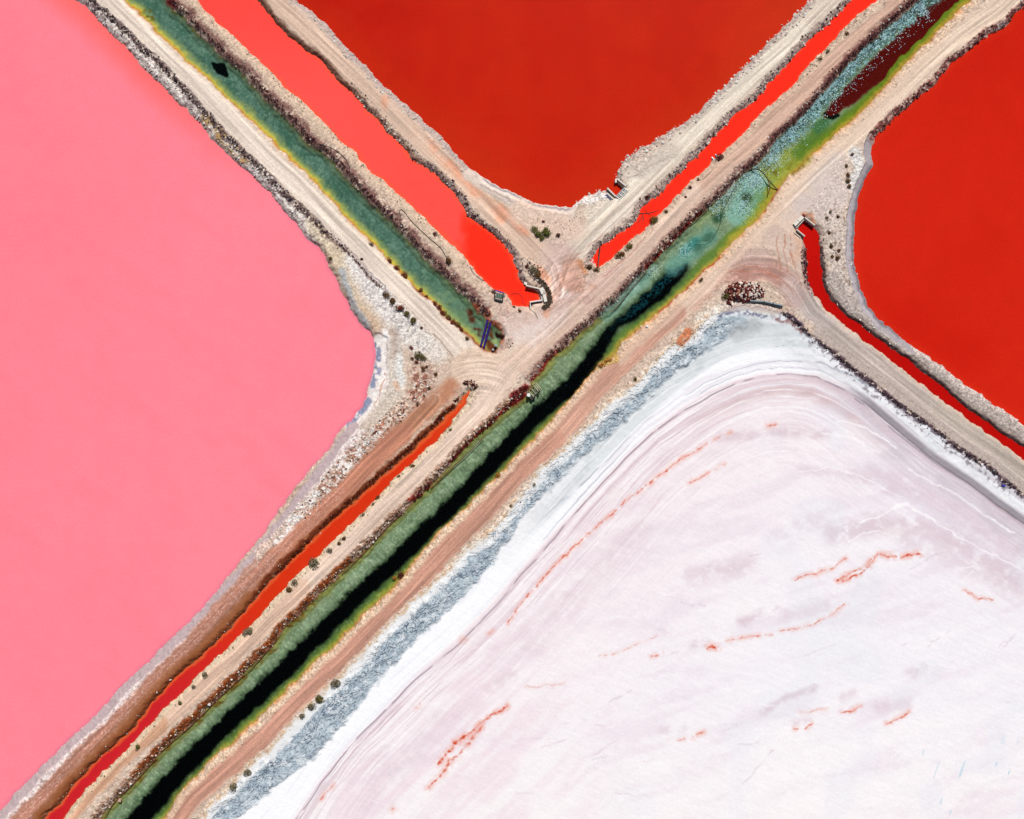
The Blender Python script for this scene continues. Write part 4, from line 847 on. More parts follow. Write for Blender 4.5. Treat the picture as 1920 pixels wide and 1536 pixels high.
# ------------------------------------------------------------------ scrub (ground cover) made of small blades
def tufts(name, specs, lab, seed=3):
    R = np.random.default_rng(seed); vs, cs = [], []
    for pts, n, lo, hi, rmin, rmax, cols in specs:
        P = np.array(pts, float); L = np.hypot(*(P[1:] - P[:-1]).T); c = np.concatenate([[0], np.cumsum(L)])
        for _ in range(n):
            s = R.random() * c[-1]; i = max(0, min(np.searchsorted(c, s) - 1, len(L) - 1)); t = (s - c[i]) / max(L[i], 1e-6)
            p = P[i] + (P[i + 1] - P[i]) * t; d = (P[i + 1] - P[i]) / max(L[i], 1e-6); off = lo + (hi - lo) * (R.random() + R.random()) / 2
            x, y = p[0] - d[1] * off, p[1] + d[0] * off
            if not (-40 < x < 1960 and -40 < y < 1575): continue
            if vnoise(np.array([x]), np.array([y]), 11, 16)[0] < .62 * R.random(): continue
            z = samp(Hf, np.array([x]), np.array([y]))[0]
            if z < -.04: continue
            r = (rmin + (rmax - rmin) * R.random()) / 10; cx, cy = W(x, y)
            col = lin(np.array(cols[R.integers(len(cols))]) / 255.) * KALB * R.uniform(.7, 1.3)
            k = 14
            a = R.uniform(0, 6.283, k); el = R.uniform(.1, 1.4, k); rr = r * R.uniform(.5, 1.0, k)
            tip = np.stack([cx + rr * np.cos(a) * np.cos(el), cy + rr * np.sin(a) * np.cos(el), z + .03 + rr * np.sin(el) * .8], 1)
            w = r * .32
            pa = a + 1.57
            q = R.uniform(-1, 1, (k, 3)) * w
            v1 = tip + np.stack([w * np.cos(pa), w * np.sin(pa), np.zeros(k)], 1) + q * .3
            v2 = tip - np.stack([w * np.cos(pa), w * np.sin(pa), np.zeros(k)], 1) + q * .3
            v3 = tip - (tip - np.array([cx, cy, z])) * .75
            vs.append(np.stack([v1, v2, v3], 1).reshape(-1, 3)); cs.append(np.repeat(col[None] * 1.0, 3 * k, 0) * np.repeat(R.uniform(.7, 1.35, (k, 1)), 3, 0))
    v = np.concatenate(vs); cc = np.concatenate(cs)
    link(name, make_mesh(name, v, np.arange(len(v)).reshape(-1, 3), M_LEAF, np.clip(cc, .003, .9)), label=lab, category='scrub', kind='stuff')
PUR = [(88,48,52),(112,70,70),(74,44,52),(132,100,94)]; DRK = [(78,62,66),(108,88,86),(60,48,58)]; GRY = [(120,112,96),(150,138,118),(100,90,80)]; MAR = [(104,36,36),(140,40,34),(80,30,34)]
scl = [(170,0),(200,28),(227,50),(260,83),(300,120),(333,153),(370,197),(400,227),(427,260),(467,297),(490,317),(513,343),(540,370),(567,393),(593,417),(613,440),(640,463),(667,487)]
tufts('dark_scrub', [(scl, 480, -6, 6, 1.3, 3.0, DRK), ([(667,487),(693,520),(717,543)], 60, -3, 3, 1, 2, DRK)], 'dark low scrub in a ragged line by the pink pond')
tufts('purple_scrub', [(G1R[:-3], 1150, -15, -3, 1.3, 3.0, PUR)], 'dense purple scrub on the bank of the upper left canal', 4)
tufts('purple_scrub', [(G2N[29:41], 420, -16, -1, 1.4, 3.0, [(110,70,62),(84,50,48),(130,96,84)]), (G2N[41:], 620, -11, -1, 1.4, 3., PUR), (G2N[:28], 700, -11, 0, 1.2, 2.4, [(120,84,66),(90,56,44)])], 'purple brown scrub along the upper bank of the long canal', 5)
tufts('dark_scrub', [(SE_[37:], 700, -5, 5, 1.2, 2.6, DRK)], 'dark scrub line between the salt flat and grey road', 6)
tufts('purple_scrub', [(D3L[3:6], 260, -11, 11, 1.3, 3.0, PUR), (D3R[3:7], 120, -9, 9, 1.2, 2.6, PUR)], 'purple scrub around the head of the dark red ditch', 7)
tufts('maroon_scrub', [(P3E[:12], 260, -12, 12, 1.2, 2.6, [(96,44,42),(130,74,62),(110,84,60)])], 'maroon scrub on the upper shore of the bright red pond', 8)
tufts('red_scrub', [(G2N[22:28], 260, -5, 1, 1.2, 2.6, MAR), (G2N[36:42], 260, -6, 1, 1.2, 2.6, MAR), ([(775,935),(808,910)], 70, -6, 6, 1.4, 3, MAR), ([(962,745),(988,725)], 120, -7, 7, 1.5, 3.2, MAR)], 'red leaved scrub at the upper edge of the long canal', 9)
tufts('dry_grass', [(D4R, 420, -11, 11, 1.2, 2.8, GRY), (D1L[:25], 220, -14, 14, 1., 2.2, GRY), ([(1010,525),(1028,545),(1030,570),(1018,580)], 330, -6, 6, 1.4, 3.2, [(118,104,88),(96,80,66)]), (D1R[8:24], 220, -12, 12, 1.2, 2.8, [(130,112,92),(90,66,56)]), (D2S, 200, -10, 10, 1.2, 2.6, [(140,120,80),(150,130,104)])], 'dry grey grass in patches on the ditch banks', 10)
tufts('dark_scrub', [([(870,720),(885,716),(892,728)], 110, -6, 6, 1.6, 3.2, [(96,56,50),(70,36,36)]), ([(862,745),(800,810),(700,900),(600,990),(520,1075)], 620, -4, 4, 1.2, 2.6, [(96,40,24),(70,26,18),(130,60,34)])], 'dark brown tufts along the bank of the orange red ditch', 11)
print('scrub')

# ------------------------------------------------------------------ bushes
BUSH = {}
def bush_mesh(kind, var, n):
    key = (kind, var)
    if key in BUSH: return BUSH[key]
    R = np.random.default_rng(100 + var * 7 + len(kind))
    pal = {'olive': [(96,88,44),(120,108,58),(70,64,30)], 'brown': [(104,72,40),(84,54,30),(124,92,52)], 'red': [(112,50,34),(88,36,26),(140,70,46)], 'grey': [(118,110,86),(96,88,68),(140,130,104)],
           'green': [(92,96,40),(74,80,34),(112,114,54)], 'maroon': [(84,32,32),(64,24,26),(104,46,40)], 'rust': [(176,112,44),(150,84,36),(190,140,60)]}[kind]
    lob = [(R.uniform(-.42, .42), R.uniform(-.42, .42), R.uniform(.15, .4), R.uniform(.42, .62)) for _ in range(6)]
    vs, cs = [], []
    for k in range(n):
        lx, ly, lz, lr = lob[R.integers(6)]
        a = R.uniform(0, 6.283); u = R.uniform(-.2, 1); s = math.sqrt(max(0, 1 - u * u)); rr = lr * R.uniform(.8, 1.05)
        nrm = np.array([s * math.cos(a), s * math.sin(a), u]); p = np.array([lx, ly, lz]) + rr * nrm
        p[2] = max(p[2] * .95, .02)
        q = R.normal(size=3); t1 = np.cross(nrm + q * .5, q); t1 /= np.linalg.norm(t1) + 1e-6; t2 = np.cross(nrm + q * .4, t1); t2 /= np.linalg.norm(t2) + 1e-6
        w = R.uniform(.07, .13)
        vs += [p + t1 * w, p - t1 * w * .6 + t2 * w * .8, p - t1 * w * .6 - t2 * w * .8]
        c = lin(np.array(pal[R.integers(3)]) / 255.) * KALB * R.uniform(.65, 1.4)
        cs += [c] * 3
    me = make_mesh('foliage', np.array(vs), np.arange(len(vs)).reshape(-1, 3), M_LEAF, np.clip(np.array(cs), .003, .9))
    BUSH[key] = me
    return me
M_WOOD = mat_plain('grey bark', (120, 96, 80), .9)
def tube_arrays(pts, rad, sides=8):
    P = np.array(pts, float); n = len(P); rad = np.full(n, rad) if np.isscalar(rad) else np.array(rad)
    T = np.gradient(P, axis=0); T /= np.linalg.norm(T, axis=1)[:, None] + 1e-9
    vs = []
    for i in range(n):
        up = np.array([0, 0, 1.]) if abs(T[i, 2]) < .9 else np.array([1., 0, 0])
        a = np.cross(T[i], up); a /= np.linalg.norm(a); b = np.cross(a, T[i])
        for k in range(sides):
            t = 6.28318 * k / sides; vs.append(P[i] + rad[i] * (math.cos(t) * a + math.sin(t) * b))
    f = []
    for i in range(n - 1):
        for k in range(sides):
            f.append((i * sides + k, i * sides + (k + 1) % sides, (i + 1) * sides + (k + 1) % sides, (i + 1) * sides + k))
    c0, c1 = len(vs), len(vs) + 1
    vs += [P[0], P[-1]]
    for k in range(sides):
        f.append((c0, (k + 1) % sides, k, k)); f.append((c1, (n - 1) * sides + k, (n - 1) * sides + (k + 1) % sides, (n - 1) * sides + (k + 1) % sides))
    return np.array(vs), f
def poly_mesh(name, vs, fs, mat):
    me = bpy.data.meshes.new(name)
    fs = [tuple(dict.fromkeys(f)) for f in fs]
    me.from_pydata([tuple(v) for v in vs], [], fs); me.materials.append(mat); me.update()
    return me
def stem_mesh():
    if 'stem' in BUSH: return BUSH['stem']
    vs, fs = [], []
    for k, (dx, dy) in enumerate(((0, 0), (.3, .15), (-.25, .22), (.05, -.33), (-.2, -.2))):
        v, f = tube_arrays([(0, 0, -.05), (dx * .5, dy * .5, .22), (dx, dy, .5)], [.06, .045, .02], 5)
        fs += [tuple(q + len(vs) for q in t) for t in f]; vs += list(v)
    BUSH['stem'] = poly_mesh('stem', vs, fs, M_WOOD)
    return BUSH['stem']
def bush(x, y, r, kind, label, group, var):
    root = bpy.data.objects.new('bush', None); COL.objects.link(root)
    root.empty_display_size = .3
    wx, wy = W(x, y); root.location = (wx, wy, gz(x, y)); root.scale = (r / 10 * 1.15,) * 3; root.rotation_euler = (0, 0, (x * 7 + y * 3) % 6.28)
    root['label'] = label; root['category'] = 'bush'; root['group'] = group
    link('foliage', bush_mesh(kind, var % 5, 420), parent=root)
    link('stem', stem_mesh(), parent=root)
ORD = ['first', 'second', 'third', 'fourth', 'fifth', 'sixth', 'seventh', 'eighth', 'ninth', 'tenth', 'eleventh', 'twelfth', 'thirteenth', 'fourteenth', 'fifteenth', 'sixteenth', 'seventeenth']
WORD = {'olive': 'olive', 'brown': 'brown', 'red': 'red brown', 'grey': 'grey green', 'green': 'dark green', 'maroon': 'maroon', 'rust': 'rusty yellow'}
ROWS = [
 ('of the row between left track and white crust', 'bushes in a row beside the left track', [(723,554,7.5,'brown'),(735,566,8,'brown'),(750,578,9,'red'),(763,591,7.5,'olive'),(776,602,7.5,'olive'),(791,616,3.4,'red')]),
 ('of the pale lobe cluster near the pink pond', 'bushes on the pale lobe', [(772,652,4.6,'red'),(786,667,8.5,'olive'),(795,672,6,'olive'),(774,673,3.6,'brown'),(781,680,4.2,'red'),(793,692,5,'brown'),(801,688,3,'brown'),(817,702,4.5,'brown'),(806,727,4,'brown'),(796,742,3,'brown'),(783,757,4,'brown')]),
 ('along the yellow edge of the upper left canal', 'bushes along the upper left canal edge', [(697,459,5.4,'brown'),(731,488,6,'red'),(744,504,7,'red'),(757,516,7.5,'red'),(788,544,5.5,'red'),(799,556,4,'red'),(815,570,5.5,'red'),(823,578,6.5,'red'),(832,587,7,'red'),(841,596,7,'brown'),(850,604,7,'red'),(858,611,7,'brown'),(866,618,6,'red'),(876,636,5,'brown')]),
 ('on the lower bank of the orange red ditch', 'bushes on the orange ditch bank', [(845,806,4,'green'),(774,874,5.5,'brown'),(748,893,4,'brown'),(709,934,5.5,'brown'),(700,946,4,'brown'),(681,966,5,'grey'),(645,1008,5.5,'brown'),(637,1017,4.5,'brown'),(620,1030,6,'grey'),(592,1055,12,'grey'),(553,1093,7.5,'grey'),(544,1104,7,'brown'),(467,1184,10,'grey'),(388,1263,6.5,'grey'),(366,1286,5,'grey'),(341,1315,5,'green'),(260,1398,6,'green')]),
 ('between the brown road and the blue grey crust', 'bushes beside the blue grey crust', [(1190,711,4.5,'olive'),(1001,909,4,'grey'),(958,948,4,'grey'),(630,1277,10,'grey'),(601,1308,9.5,'olive'),(587,1323,8,'grey'),(569,1340,6.5,'grey'),(466,1444,8,'grey'),(439,1473,9,'grey'),(367,1533,5,'green')]),
 ('on the sandy point below the deep red pond', 'bushes on the sandy point', [(1002,432,7,'green'),(1009,440,8,'green'),(1021,434,8,'green'),(1026,441,8,'green'),(1016,448,6,'green'),(1046,443,4.5,'maroon'),(1019,418,3.4,'maroon')]),
 ('near the headwall end of the coral ditch', 'bushes by the coral ditch', [(988,500,4.5,'maroon'),(1002,507,11,'grey'),(1008,516,8,'brown'),(843,489,7.5,'brown'),(817,440,5,'maroon'),(963,576,3.4,'brown'),(975,583,4.5,'brown'),(925,548,5,'brown')]),
 ('beside the vivid red ditch', 'bushes beside the vivid red ditch', [(1550,100,5,'olive'),(1536,113,5,'olive'),(1585,66,4.5,'brown'),(1349,299,9,'maroon'),(1308,340,3.6,'maroon'),(1293,353,4,'maroon'),(1284,370,3,'maroon'),(1248,398,4.6,'brown'),(1226,416,10,'olive'),(1177,464,9,'olive'),(1163,477,9.5,'brown'),(1117,508,6.5,'brown'),(1104,500,7,'brown'),(1213,372,5.5,'maroon')]),
 ('on the pale spit left of the bright red pond', 'bushes on the pale spit', [(1595,292,4,'brown'),(1584,313,4,'brown'),(1586,330,5,'brown'),(1587,341,5.5,'brown'),(1590,352,5,'brown'),(1554,400,3.4,'olive'),(1547,411,3.4,'olive'),(1569,407,4,'brown'),(1552,438,4,'brown'),(1557,462,5,'brown'),(1570,472,4,'red'),(1558,483,4,'brown'),(1569,486,5.5,'brown')]),
 ('at the foot of the rubble heap', 'bushes by the rubble heap', [(1358,559,8,'olive')]),
 ('on the lower bank of the long canal', 'bushes on the lower bank of the long canal', [(933,893,6.5,'rust'),(752,1079,7.5,'maroon'),(741,1084,5,'rust'),(1128,684,7,'rust'),(1140,677,7,'rust'),(1313,525,5,'brown')]),
 ('on the shore of the pink pond', 'bushes on the pink shore', [(621,487,4.5,'olive'),(679,486,3.4,'maroon')]),
]
for place, grp, items in ROWS:
    for k, (x, y, r, kd) in enumerate(items):
        size = 'large' if r >= 8.5 else 'small' if r < 5 else 'round'
        lab = f"{size} {WORD[kd]} bush, {ORD[k] + ' ' if len(items) > 1 else ''}{place}" if len(items) > 1 else f"{size} {WORD[kd]} bush {place}"
        bush(x, y, r, kd, lab, grp, k + int(x))
print('bushes')

# ------------------------------------------------------------------ built things
M_CONC = mat_plain('salt stained concrete', (232, 226, 216), .85, amt=.08)
M_CONC2 = mat_plain('grey concrete', (196, 188, 178), .9, amt=.12)
M_DARK = mat_plain('dark steel', (44, 44, 48), .5, .3)
M_STEEL = mat_plain('galvanised steel', (150, 164, 172), .45, .4)
M_PURP = mat_plain('purple plastic pipe', (56, 18, 120), .6, amt=.3, spec=.2)
M_BLUE = mat_plain('blue paint', (40, 36, 150), .5)
M_TIMB = mat_plain('weathered timber', (190, 176, 150), .85, amt=.2)
M_TIMD = mat_plain('dark timber', (96, 76, 64), .85, amt=.25)
M_WHITE = mat_plain('white plastic', (236, 240, 240), .5, amt=.04)
M_HOSE = mat_plain('black rubber', (34, 28, 30), .6)
M_HOSER = mat_plain('rusty rope', (110, 50, 36), .8)
M_MESH = mat_plain('green mesh', (74, 104, 80), .8, amt=.3, noise=12)
def slab(name, a, b, w, z0, z1, mat, parent=None, base=None, bev=.02, **props):
    """upright slab or beam along a..b (plan), width w decimetres"""
    ax, ay = W(*a); bx, by = W(*b); L = math.hypot(bx - ax, by - ay); ux, uy = (bx - ax) / L, (by - ay) / L
    h = w / 20
    px, py = -uy * h, ux * h
    ox, oy, oz = base if base else (0, 0, 0)
    vs = []
    i = min(bev, h * .4)
    def ring(z, s):
        k = (h - s) / h
        ex, ey = ux * s, uy * s
        return [(ax + ex + px * k - ox, ay + ey + py * k - oy, z - oz), (ax + ex - px * k - ox, ay + ey - py * k - oy, z - oz), (bx - ex - px * k - ox, by - ey - py * k - oy, z - oz), (bx - ex + px * k - ox, by - ey + py * k - oy, z - oz)]
    vs = ring(z0, 0) + ring(z1 - i, 0) + ring(z1, i)
    fs = [(3, 2, 1, 0), (8, 9, 10, 11)]
    for r_ in range(2):
        for k in range(4):
            q = (k + 1) % 4; fs.append((r_ * 4 + k, r_ * 4 + q, r_ * 4 + 4 + q, r_ * 4 + 4 + k))
    return link(name, poly_mesh(name, vs, fs, mat), parent=parent, **props)
def thing(name, x, y, z, label, cat, group=None):
    o = bpy.data.objects.new(name, None); COL.objects.link(o); o.empty_display_size = .5
    wx, wy = W(x, y); o.location = (wx, wy, z); o['label'] = label; o['category'] = cat
    if group: o['group'] = group
    return o, (wx, wy, z)
def tube(name, pts, r, mat, parent=None, base=(0, 0, 0), sides=8, **props):
    P = [(*W(p[0], p[1]), p[2]) for p in pts]; P = [(a - base[0], b - base[1], c - base[2]) for a, b, c in P]
    v, f = tube_arrays(P, r, sides)
    return link(name, poly_mesh(name, v, f, mat), parent=parent, **props)
def smooth_pts(pts, n=6):
    P = np.array(pts, float); out = []
    for i in range(len(P) - 1):
        p0, p1, p2, p3 = P[max(i - 1, 0)], P[i], P[i + 1], P[min(i + 2, len(P) - 1)]
        for k in range(n):
            t = k / n; out.append(.5 * ((2 * p1) + (-p0 + p2) * t + (2 * p0 - 5 * p1 + 4 * p2 - p3) * t * t + (-p0 + 3 * p1 - 3 * p2 + p3) * t ** 3))
    out.append(P[-1]); return [tuple(p) for p in out]

# headwall at the end of the coral ditch
o, b = thing('headwall', 1000, 550, 0, 'concrete culvert headwall with wing walls at the end of the coral ditch', 'headwall')
slab('wing_wall', (986, 536.5), (1011, 542.5), 2.2, -.8, 1.35, M_CONC, o, b); slab('wing_wall', (993, 567.5), (1017, 564), 2.4, -.8, 1.25, M_CONC, o, b)
slab('back_wall', (1012.5, 543), (1016.5, 563), 3, -.8, .85, M_CONC2, o, b)
slab('capstone', (1014, 541), (1019, 552), 8, .86, 1.35, M_CONC, o, b); slab('capstone', (1020, 553), (1023, 567), 6, .86, 1.3, M_CONC, o, b); slab('capstone', (1019.5, 545.5), (1021, 552), 4, .86, 1.42, M_CONC2, o, b)
slab('side_wall', (994, 569), (994.5, 580), 1.6, -.3, 1.05, M_CONC, o, b); slab('footing', (983, 531), (988, 533), 5, -.4, .55, M_CONC, o, b)
# headwall of the deep red pond
o, b = thing('headwall', 1156, 360, 0, 'concrete headwall with slatted deck at the foot of the deep red pond', 'headwall')
slab('wing_wall', (1138, 354.5), (1153.5, 370), 2.2, -.8, 1.2, M_CONC, o, b); slab('wing_wall', (1156.5, 338), (1172.5, 351), 2.2, -.8, 1.35, M_CONC, o, b)
slab('back_wall', (1155, 371.5), (1171, 355), 2, -.8, .72, M_CONC2, o, b)
for k in range(7):
    t = (k + .5) / 7; x, y = 1157 + 17 * t, 374 - 18.5 * t
    slab('deck_plank', (x - 3.6, y - 2.9), (x + 4.4, y + 3.8), 1.9, .98, 1.08, M_STEEL if k % 2 else M_CONC, o, b)
slab('deck_beam', (1157, 379.5), (1178.5, 357.5), 1.1, .7, 1.16, M_CONC, o, b); slab('deck_beam', (1152.5, 371.5), (1169, 353.5), .9, .74, 1.12, M_STEEL, o, b)
slab('footing', (1154.5, 337), (1154, 344), 3.5, -.4, 1.0, M_CONC, o, b)
slab('plank', (1137, 364), (1149, 375), 2.2, 1.0, 1.28, M_CONC, label='pale plank lying left of the slatted deck', category='plank'); slab('plank', (1134.5, 367), (1145, 377), 1.2, 1.0, 1.2, M_BLUE, label='thin blue edged plank left of the slatted deck', category='plank')
# headwall of the dark red ditch
o, b = thing('headwall', 1505, 425, 0, 'white concrete headwall at the head of the dark red ditch', 'headwall')
slab('wing_wall', (1506.5, 410), (1525, 424.5), 1.8, -.8, 1.3, M_CONC, o, b); slab('wing_wall', (1491.5, 432), (1506.5, 444.5), 1.6, -.8, 1.2, M_CONC, o, b)
slab('capstone', (1486.5, 424), (1493.6, 416.8), 6.5, .9, 1.4, M_CONC, o, b); slab('capstone', (1494.2, 416.2), (1502.5, 408.2), 6.5, .9, 1.36, M_CONC, o, b)
slab('back_wall', (1491, 429), (1505.5, 413.5), 2, -.8, .88, M_CONC2, o, b)
slab('plank', (1485.5, 436.5), (1498.5, 446.5), 1.1, .9, 1.12, M_CONC, label='thin white plank below the white headwall', category='plank')
slab('tarpaulin_roll', (1502, 404), (1507, 408), 3.5, .98, 1.3, mat_plain('dark red cloth', (110, 30, 26), .9), label='dark red roll behind the white headwall', category='roll')
# pump cage
o, b = thing('pump_cage', 935, 556, gz(935, 556), 'black framed square cage with green mesh at the coral ditch edge', 'cage')
Z = b[2]
cs4 = [(928, 545.5), (944, 550.5), (942.5, 566), (928, 562.5)]
for k in range(4):
    slab('frame_rail', cs4[k], cs4[(k + 1) % 4], 2.0 if k != 2 else 2.8, Z + .2, Z + .75 + .01 * k, M_BLUE if k == 0 else M_DARK, o, b)
slab('mesh_panel', (930, 554.5), (942, 557.5), 7, Z + .25, Z + .42, M_MESH, o, b, bev=.01)
for k in range(3): slab('grate_bar', (931 + 3.6 * k, 550), (931.5 + 3.6 * k, 561.5), .5, Z + .43, Z + .50, M_STEEL, o, b, bev=.005)
slab('lever', (944, 554), (948, 551), 1.2, Z + .3, Z + .7, M_DARK, o, b)
# two purple pipes
for k, (p, q) in enumerate((((914.5, 600, .55), (901.5, 650, .5)), ((920, 605, .5), (907, 653, .45)))):
    o, b = thing('pipe', q[0], q[1], 0, ('left' if k == 0 else 'right') + ' one of two purple pipes across the end of the upper left canal', 'pipe', 'purple pipes at the canal end')
    tube('barrel', [p, ((p[0] + q[0]) / 2, (p[1] + q[1]) / 2, .5), q], .2, M_PURP, o, b, 12)
    for t in (.04, .5, .96):
        x, y = p[0] + (q[0] - p[0]) * t, p[1] + (q[1] - p[1]) * t; dx, dy = (q[0] - p[0]) / 50, (q[1] - p[1]) / 50
        tube('flange', [(x - dx * .7, y - dy * .7, .5), (x + dx * .7, y + dy * .7, .5)], .23, M_PURP, o, b, 12)
# drums
def drum(x, y, r, h, z, mat, label, lid=M_STEEL):
    o, b = thing('drum', x, y, z, label, 'drum')
    tube('barrel', [(x, y, z), (x, y + .01, z + h)], r / 10, mat, o, b, 16); tube('lid', [(x, y, z + h + .002), (x, y + .01, z + h + .05)], r / 10 * .92, lid, o, b, 16)
drum(930, 648, 2.6, .6, .35, M_WHITE, 'white drum at the end of the upper left canal'); drum(924.5, 656, 2.2, .5, .3, mat_plain('pale blue plastic', (130, 160, 214), .5), 'pale blue drum at the end of the upper left canal'); 
drum(991, 741, 3.4, .75, .2, M_WHITE, 'white drum on the timber pump stage', M_WHITE)
slab('bin', (1874, 909), (1881, 911), 4, .6, 1.1, M_BLUE, label='small dark blue tub on the white salt band at the right', category='tub')
slab('sheet', (1877, 905.5), (1884, 908), 2.4, .6, .75, M_CONC, label='pale sheet lying beside the dark blue tub', category='sheet')
# timber pump stage
o, b = thing('pump_stage', 1000, 735, 0, 'timber pump stage with beams on the upper edge of the long canal', 'stage')
for k in range(4):
    x, y = 994 + 4.4 * k, 739 - 5.2 * k
    slab('deck_beam', (x - 2, y - 5), (x + 6.5, y + 5.5), 1.5, .55, .75, M_TIMB, o, b)
slab('side_beam', (990, 745), (1012, 729), 1.2, .35, .54, M_DARK, o, b); slab('side_beam', (992, 732), (1004, 719), 1.2, .35, .54, M_TIMD, o, b)
slab('rail', (998, 714), (1013, 733), 1.0, .8, .95, M_TIMB, o, b)
for x, y in ((1012, 731), (1003, 744), (998, 748), (1010, 738)): tube('post', [(x, y, -.9), (x, y + .01, .55)], .13, M_TIMD, o, b, 8)
slab('tank', (995, 748), (1003, 743), 5, -.1, .34, M_DARK, o, b)
# floating boom across the canal
bp = smooth_pts([(1404,320,.03),(1412,317,.04),(1424,319,.04),(1433,327,.04),(1440,337,.04),(1449,347,.04),(1458,357,.05)], 6)
tube('floating_boom', bp, .10, mat_plain('dark boom', (60, 30, 30), .8, amt=.4), label='dark curved boom floating across the long canal', category='boom', sides=8)
tube('floating_boom', smooth_pts([(1440,338,.05),(1443,350,.04),(1441,365,.04)], 5), .07, M_HOSER, label='short brown branch of the boom hanging down the canal', category='boom', sides=8)
# poles, floats
tube('pole', [(1125.5, 457, .9), (1123, 480, .25), (1120.5, 502, .5)], [.1, .13, .1], M_TIMD, label='dark pole lying across the tip of the vivid red ditch', category='pole', sides=8)
for k, (p, q) in enumerate((((1334, 295), (1340, 301)), ((1341, 290), (1346, 296)))):
    tube('float', [(p[0], p[1], .12), (q[0], q[1], .12)], .17, M_WHITE, label=('lower' if k == 0 else 'upper') + ' of two pale floats on the vivid red ditch', category='float', group='floats on the vivid red ditch', sides=10)
# steel pipes by the heap
o, b = thing('pipe_stack', 1425, 570, 1.0, 'long dark steel pipes lying at the foot of the rubble heap', 'pipes')
tube('pipe', [(1393, 564.5, 1.15), (1430, 566.5, 1.2), (1464, 574, 1.15)], .16, M_STEEL, o, b, 10); tube('pipe', [(1394, 567.3, 1.15), (1432, 570, 1.18), (1462, 578.5, 1.12)], .13, M_DARK, o, b, 10)
tube('end_bracket', [(1464, 573.5, 1.15), (1463, 579, 1.15)], .12, M_DARK, o, b, 8); tube('clamp', [(1430, 565, 1.36), (1431, 572, 1.36)], .08, M_DARK, o, b, 6); tube('clamp', [(1447, 568, 1.36), (1446, 575, 1.33)], .08, M_DARK, o, b, 6)
# hoses and thin pipelines
def hose(pts, r, mat, label, lift=.04, cat='hose'):
    P = smooth_pts([(x, y, 0) for x, y in pts], 8)
    r *= .7
    tube('hose', [(x, y, gz(x, y) + lift + r) for x, y, _ in P], r, mat, label=label, category=cat, sides=6)
hose([(600,272),(623,280),(640,291),(650,302),(658,318)], .07, M_HOSE, 'thin black hose curving over the scrub bank of the upper left canal')
hose([(752,408),(750,398),(756,396),(773,417),(800,443),(827,467),(838,486),(843,500)], .08, M_HOSE, 'long black hose on the tan bank above the upper left canal')
hose([(881,502),(888,513),(898,522),(909,527)], .06, M_HOSE, 'short black hose at the left shore of the coral ditch')
hose([(995,582),(1003,588),(1008,598)], .06, M_HOSE, 'short black hose below the coral ditch headwall')
hose([(958,553),(963,550),(972,551),(979,557),(981,568),(986,573)], .09, mat_plain('red stained hose', (206, 30, 22), .7), 'red stained hose looping in the coral ditch', .0)
hose([(1383,341),(1367,372),(1356,392),(1354,405),(1348,426),(1331,449),(1304,452)], .045, mat_plain('dark green hose', (50, 70, 50), .7), 'dark green hose curving through the pale part of the long canal', .0)
hose([(1328,392),(1299,418),(1271,442),(1250,466)], .09, M_HOSER, 'rusty pipe along the upper edge of the long canal', .0)
hose([(1212,510),(1185,540),(1160,572),(1145,585)], .08, M_HOSER, 'rusty pipe beside the scrub near the canal narrows', .0)
hose([(907,820),(880,848),(845,880),(808,916)], .10, M_HOSER, 'rusty pipe in the sage green water below the pump stage', .0)
hose([(757,960),(720,996),(680,1040),(640,1078)], .08, M_HOSER, 'thin rusty pipe at the canal edge left of the black water', .0)
hose([(520,1200),(470,1255),(417,1303),(370,1350),(317,1397),(300,1412)], .09, M_HOSER, 'long rusty pipe along the lower canal edge', .0)
hose([(292,1424),(250,1470),(215,1505),(198,1530)], .09, M_HOSER, 'rusty pipe at the bottom end of the canal edge', .0)
hose([(1337,318),(1325,330),(1316,338),(1308,340)], .05, M_HOSE, 'thin black hose below the floats on the ditch bank')
# dead branch in the ditch
o, b = thing('dead_branch', 1205, 404, 0, 'dead forked branch lying in the vivid red ditch', 'branch')
tube('limb', [(1187, 402, .5), (1200, 400.5, .15), (1213, 400, .08), (1222, 404, .06)], [.08, .07, .05, .02], M_TIMD, o, b, 6)
for q in (((1213, 400, .08), (1224, 398, .1), (1238, 394, .06)), ((1213, 400, .08), (1210, 392, .2)), ((1205, 406, .06), (1199, 414, .12), (1194, 420, .05)), ((1205, 401, .08), (1207, 412, .1), (1202, 420, .04))):
    tube('twig', list(q), [.05] * (len(q) - 1) + [.015], M_TIMD, o, b, 5)
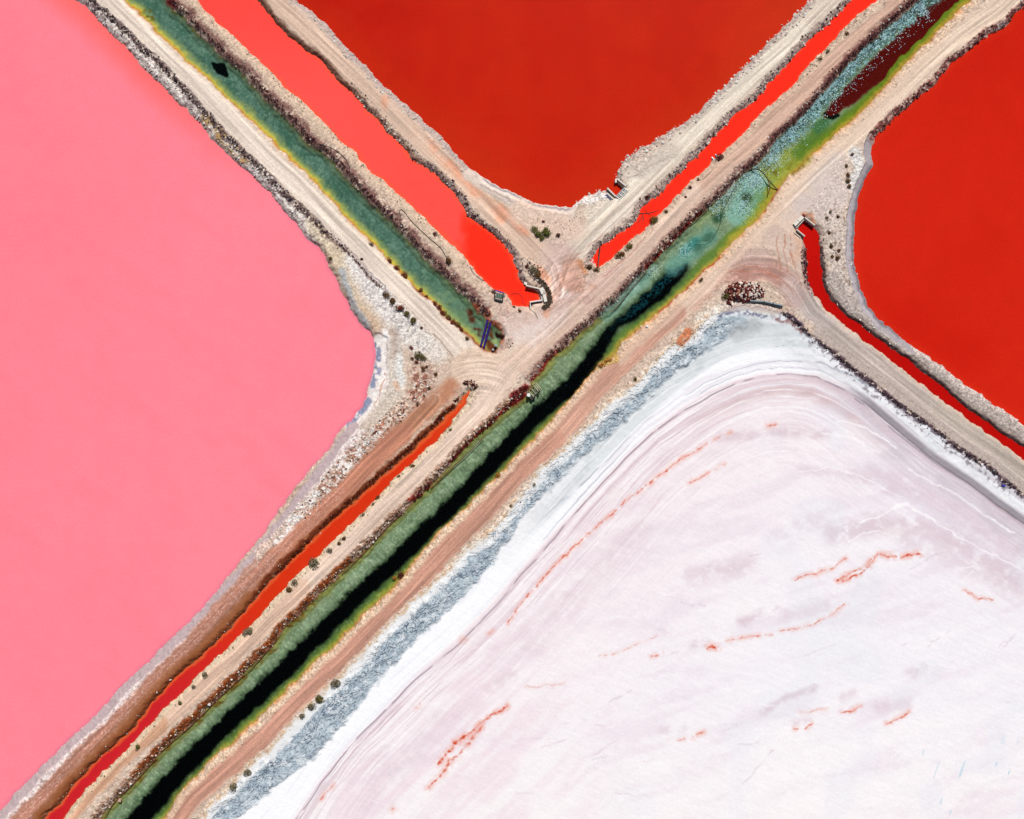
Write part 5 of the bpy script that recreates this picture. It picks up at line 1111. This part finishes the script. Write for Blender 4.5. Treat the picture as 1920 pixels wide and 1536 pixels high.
# boulders of note on the canal shelf and roads
for x, y, r, c, lb in ((1213, 612, 3.4, (244,238,230), 'cream boulder at the lower edge of the canal narrows'), (1202, 612, 2, (230,220,206), 'small cream boulder left of the canal narrows'), (913, 912, 2.4, (240,232,220), 'white boulder on the lower canal bank beside the rusty bush'),
                       (225, 1500, 4, (206,170,150), 'round pink grey boulder at the bottom canal edge'), (394, 1319, 3.6, (226,226,226), 'white boulder on the rusty bank near the bottom of the canal'), (700, 1016, 2.6, (226,220,214), 'white boulder on the upper canal bank near the middle')):
    V, cc, cols = rock_block([(x, y, r, c, '')]); cc[0, 0, 2] = gz(x, y) + r * .03
    link('boulder', make_mesh('boulder', V[0], ICO_F, M_STONE, np.repeat(cols, 12, 0)), loc=tuple(cc[0, 0]), label=lb, category='boulder')
# ------------------------------------------------------------------ canal flecks: sun glint put into their colour, with some froth
R = np.random.default_rng(8); vs, cs = [], []
dn_line = G2N[41:]
P = np.array(dn_line, float)
def flecks(n, fn):
    for _ in range(n):
        x, y = fn()
        if samp(If['sd']['g2'], np.array([x]), np.array([y]))[0] > -2: continue
        a = R.uniform(0, 6.28); r = R.uniform(.05, .12); cx, cy = W(x, y)
        for k in range(3): vs.append((cx + r * R.uniform(.6, 1.4) * math.cos(a + 2.1 * k), cy + r * R.uniform(.6, 1.4) * math.sin(a + 2.1 * k), .012))
        c = lin(np.array([(190,226,232),(150,196,214),(120,170,200),(206,232,226)][R.integers(4)]) / 255.) * KALB
        cs.extend([c] * 3)
def f_edge():
    i = R.integers(len(P) - 1); t = R.random(); p = P[i] + (P[i + 1] - P[i]) * t; d = P[i + 1] - P[i]; d /= np.hypot(*d)
    off = R.exponential(13)
    if off > 46: off = R.random() * 12
    return p[0] - d[1] * off, p[1] + d[0] * off
flecks(3600, f_edge)
for cx, cy, s, n in ((1418,340,12,300), (1398,388,13,180), (1285,468,10,60), (1225,508,9,40), (1450,300,12,160)):
    flecks(n, lambda: (cx + R.normal() * s * .8, cy + R.normal() * s * .8))
link('foam_glint', make_mesh('foam_glint', np.array(vs), np.arange(len(vs)).reshape(-1, 3), mat_attr('foam_glint', .6, 5, .05), np.array(cs)), label='pale blue green sun glint and froth flecks on the upper reach of the long canal', category='foam_glint', kind='stuff')
print('done')
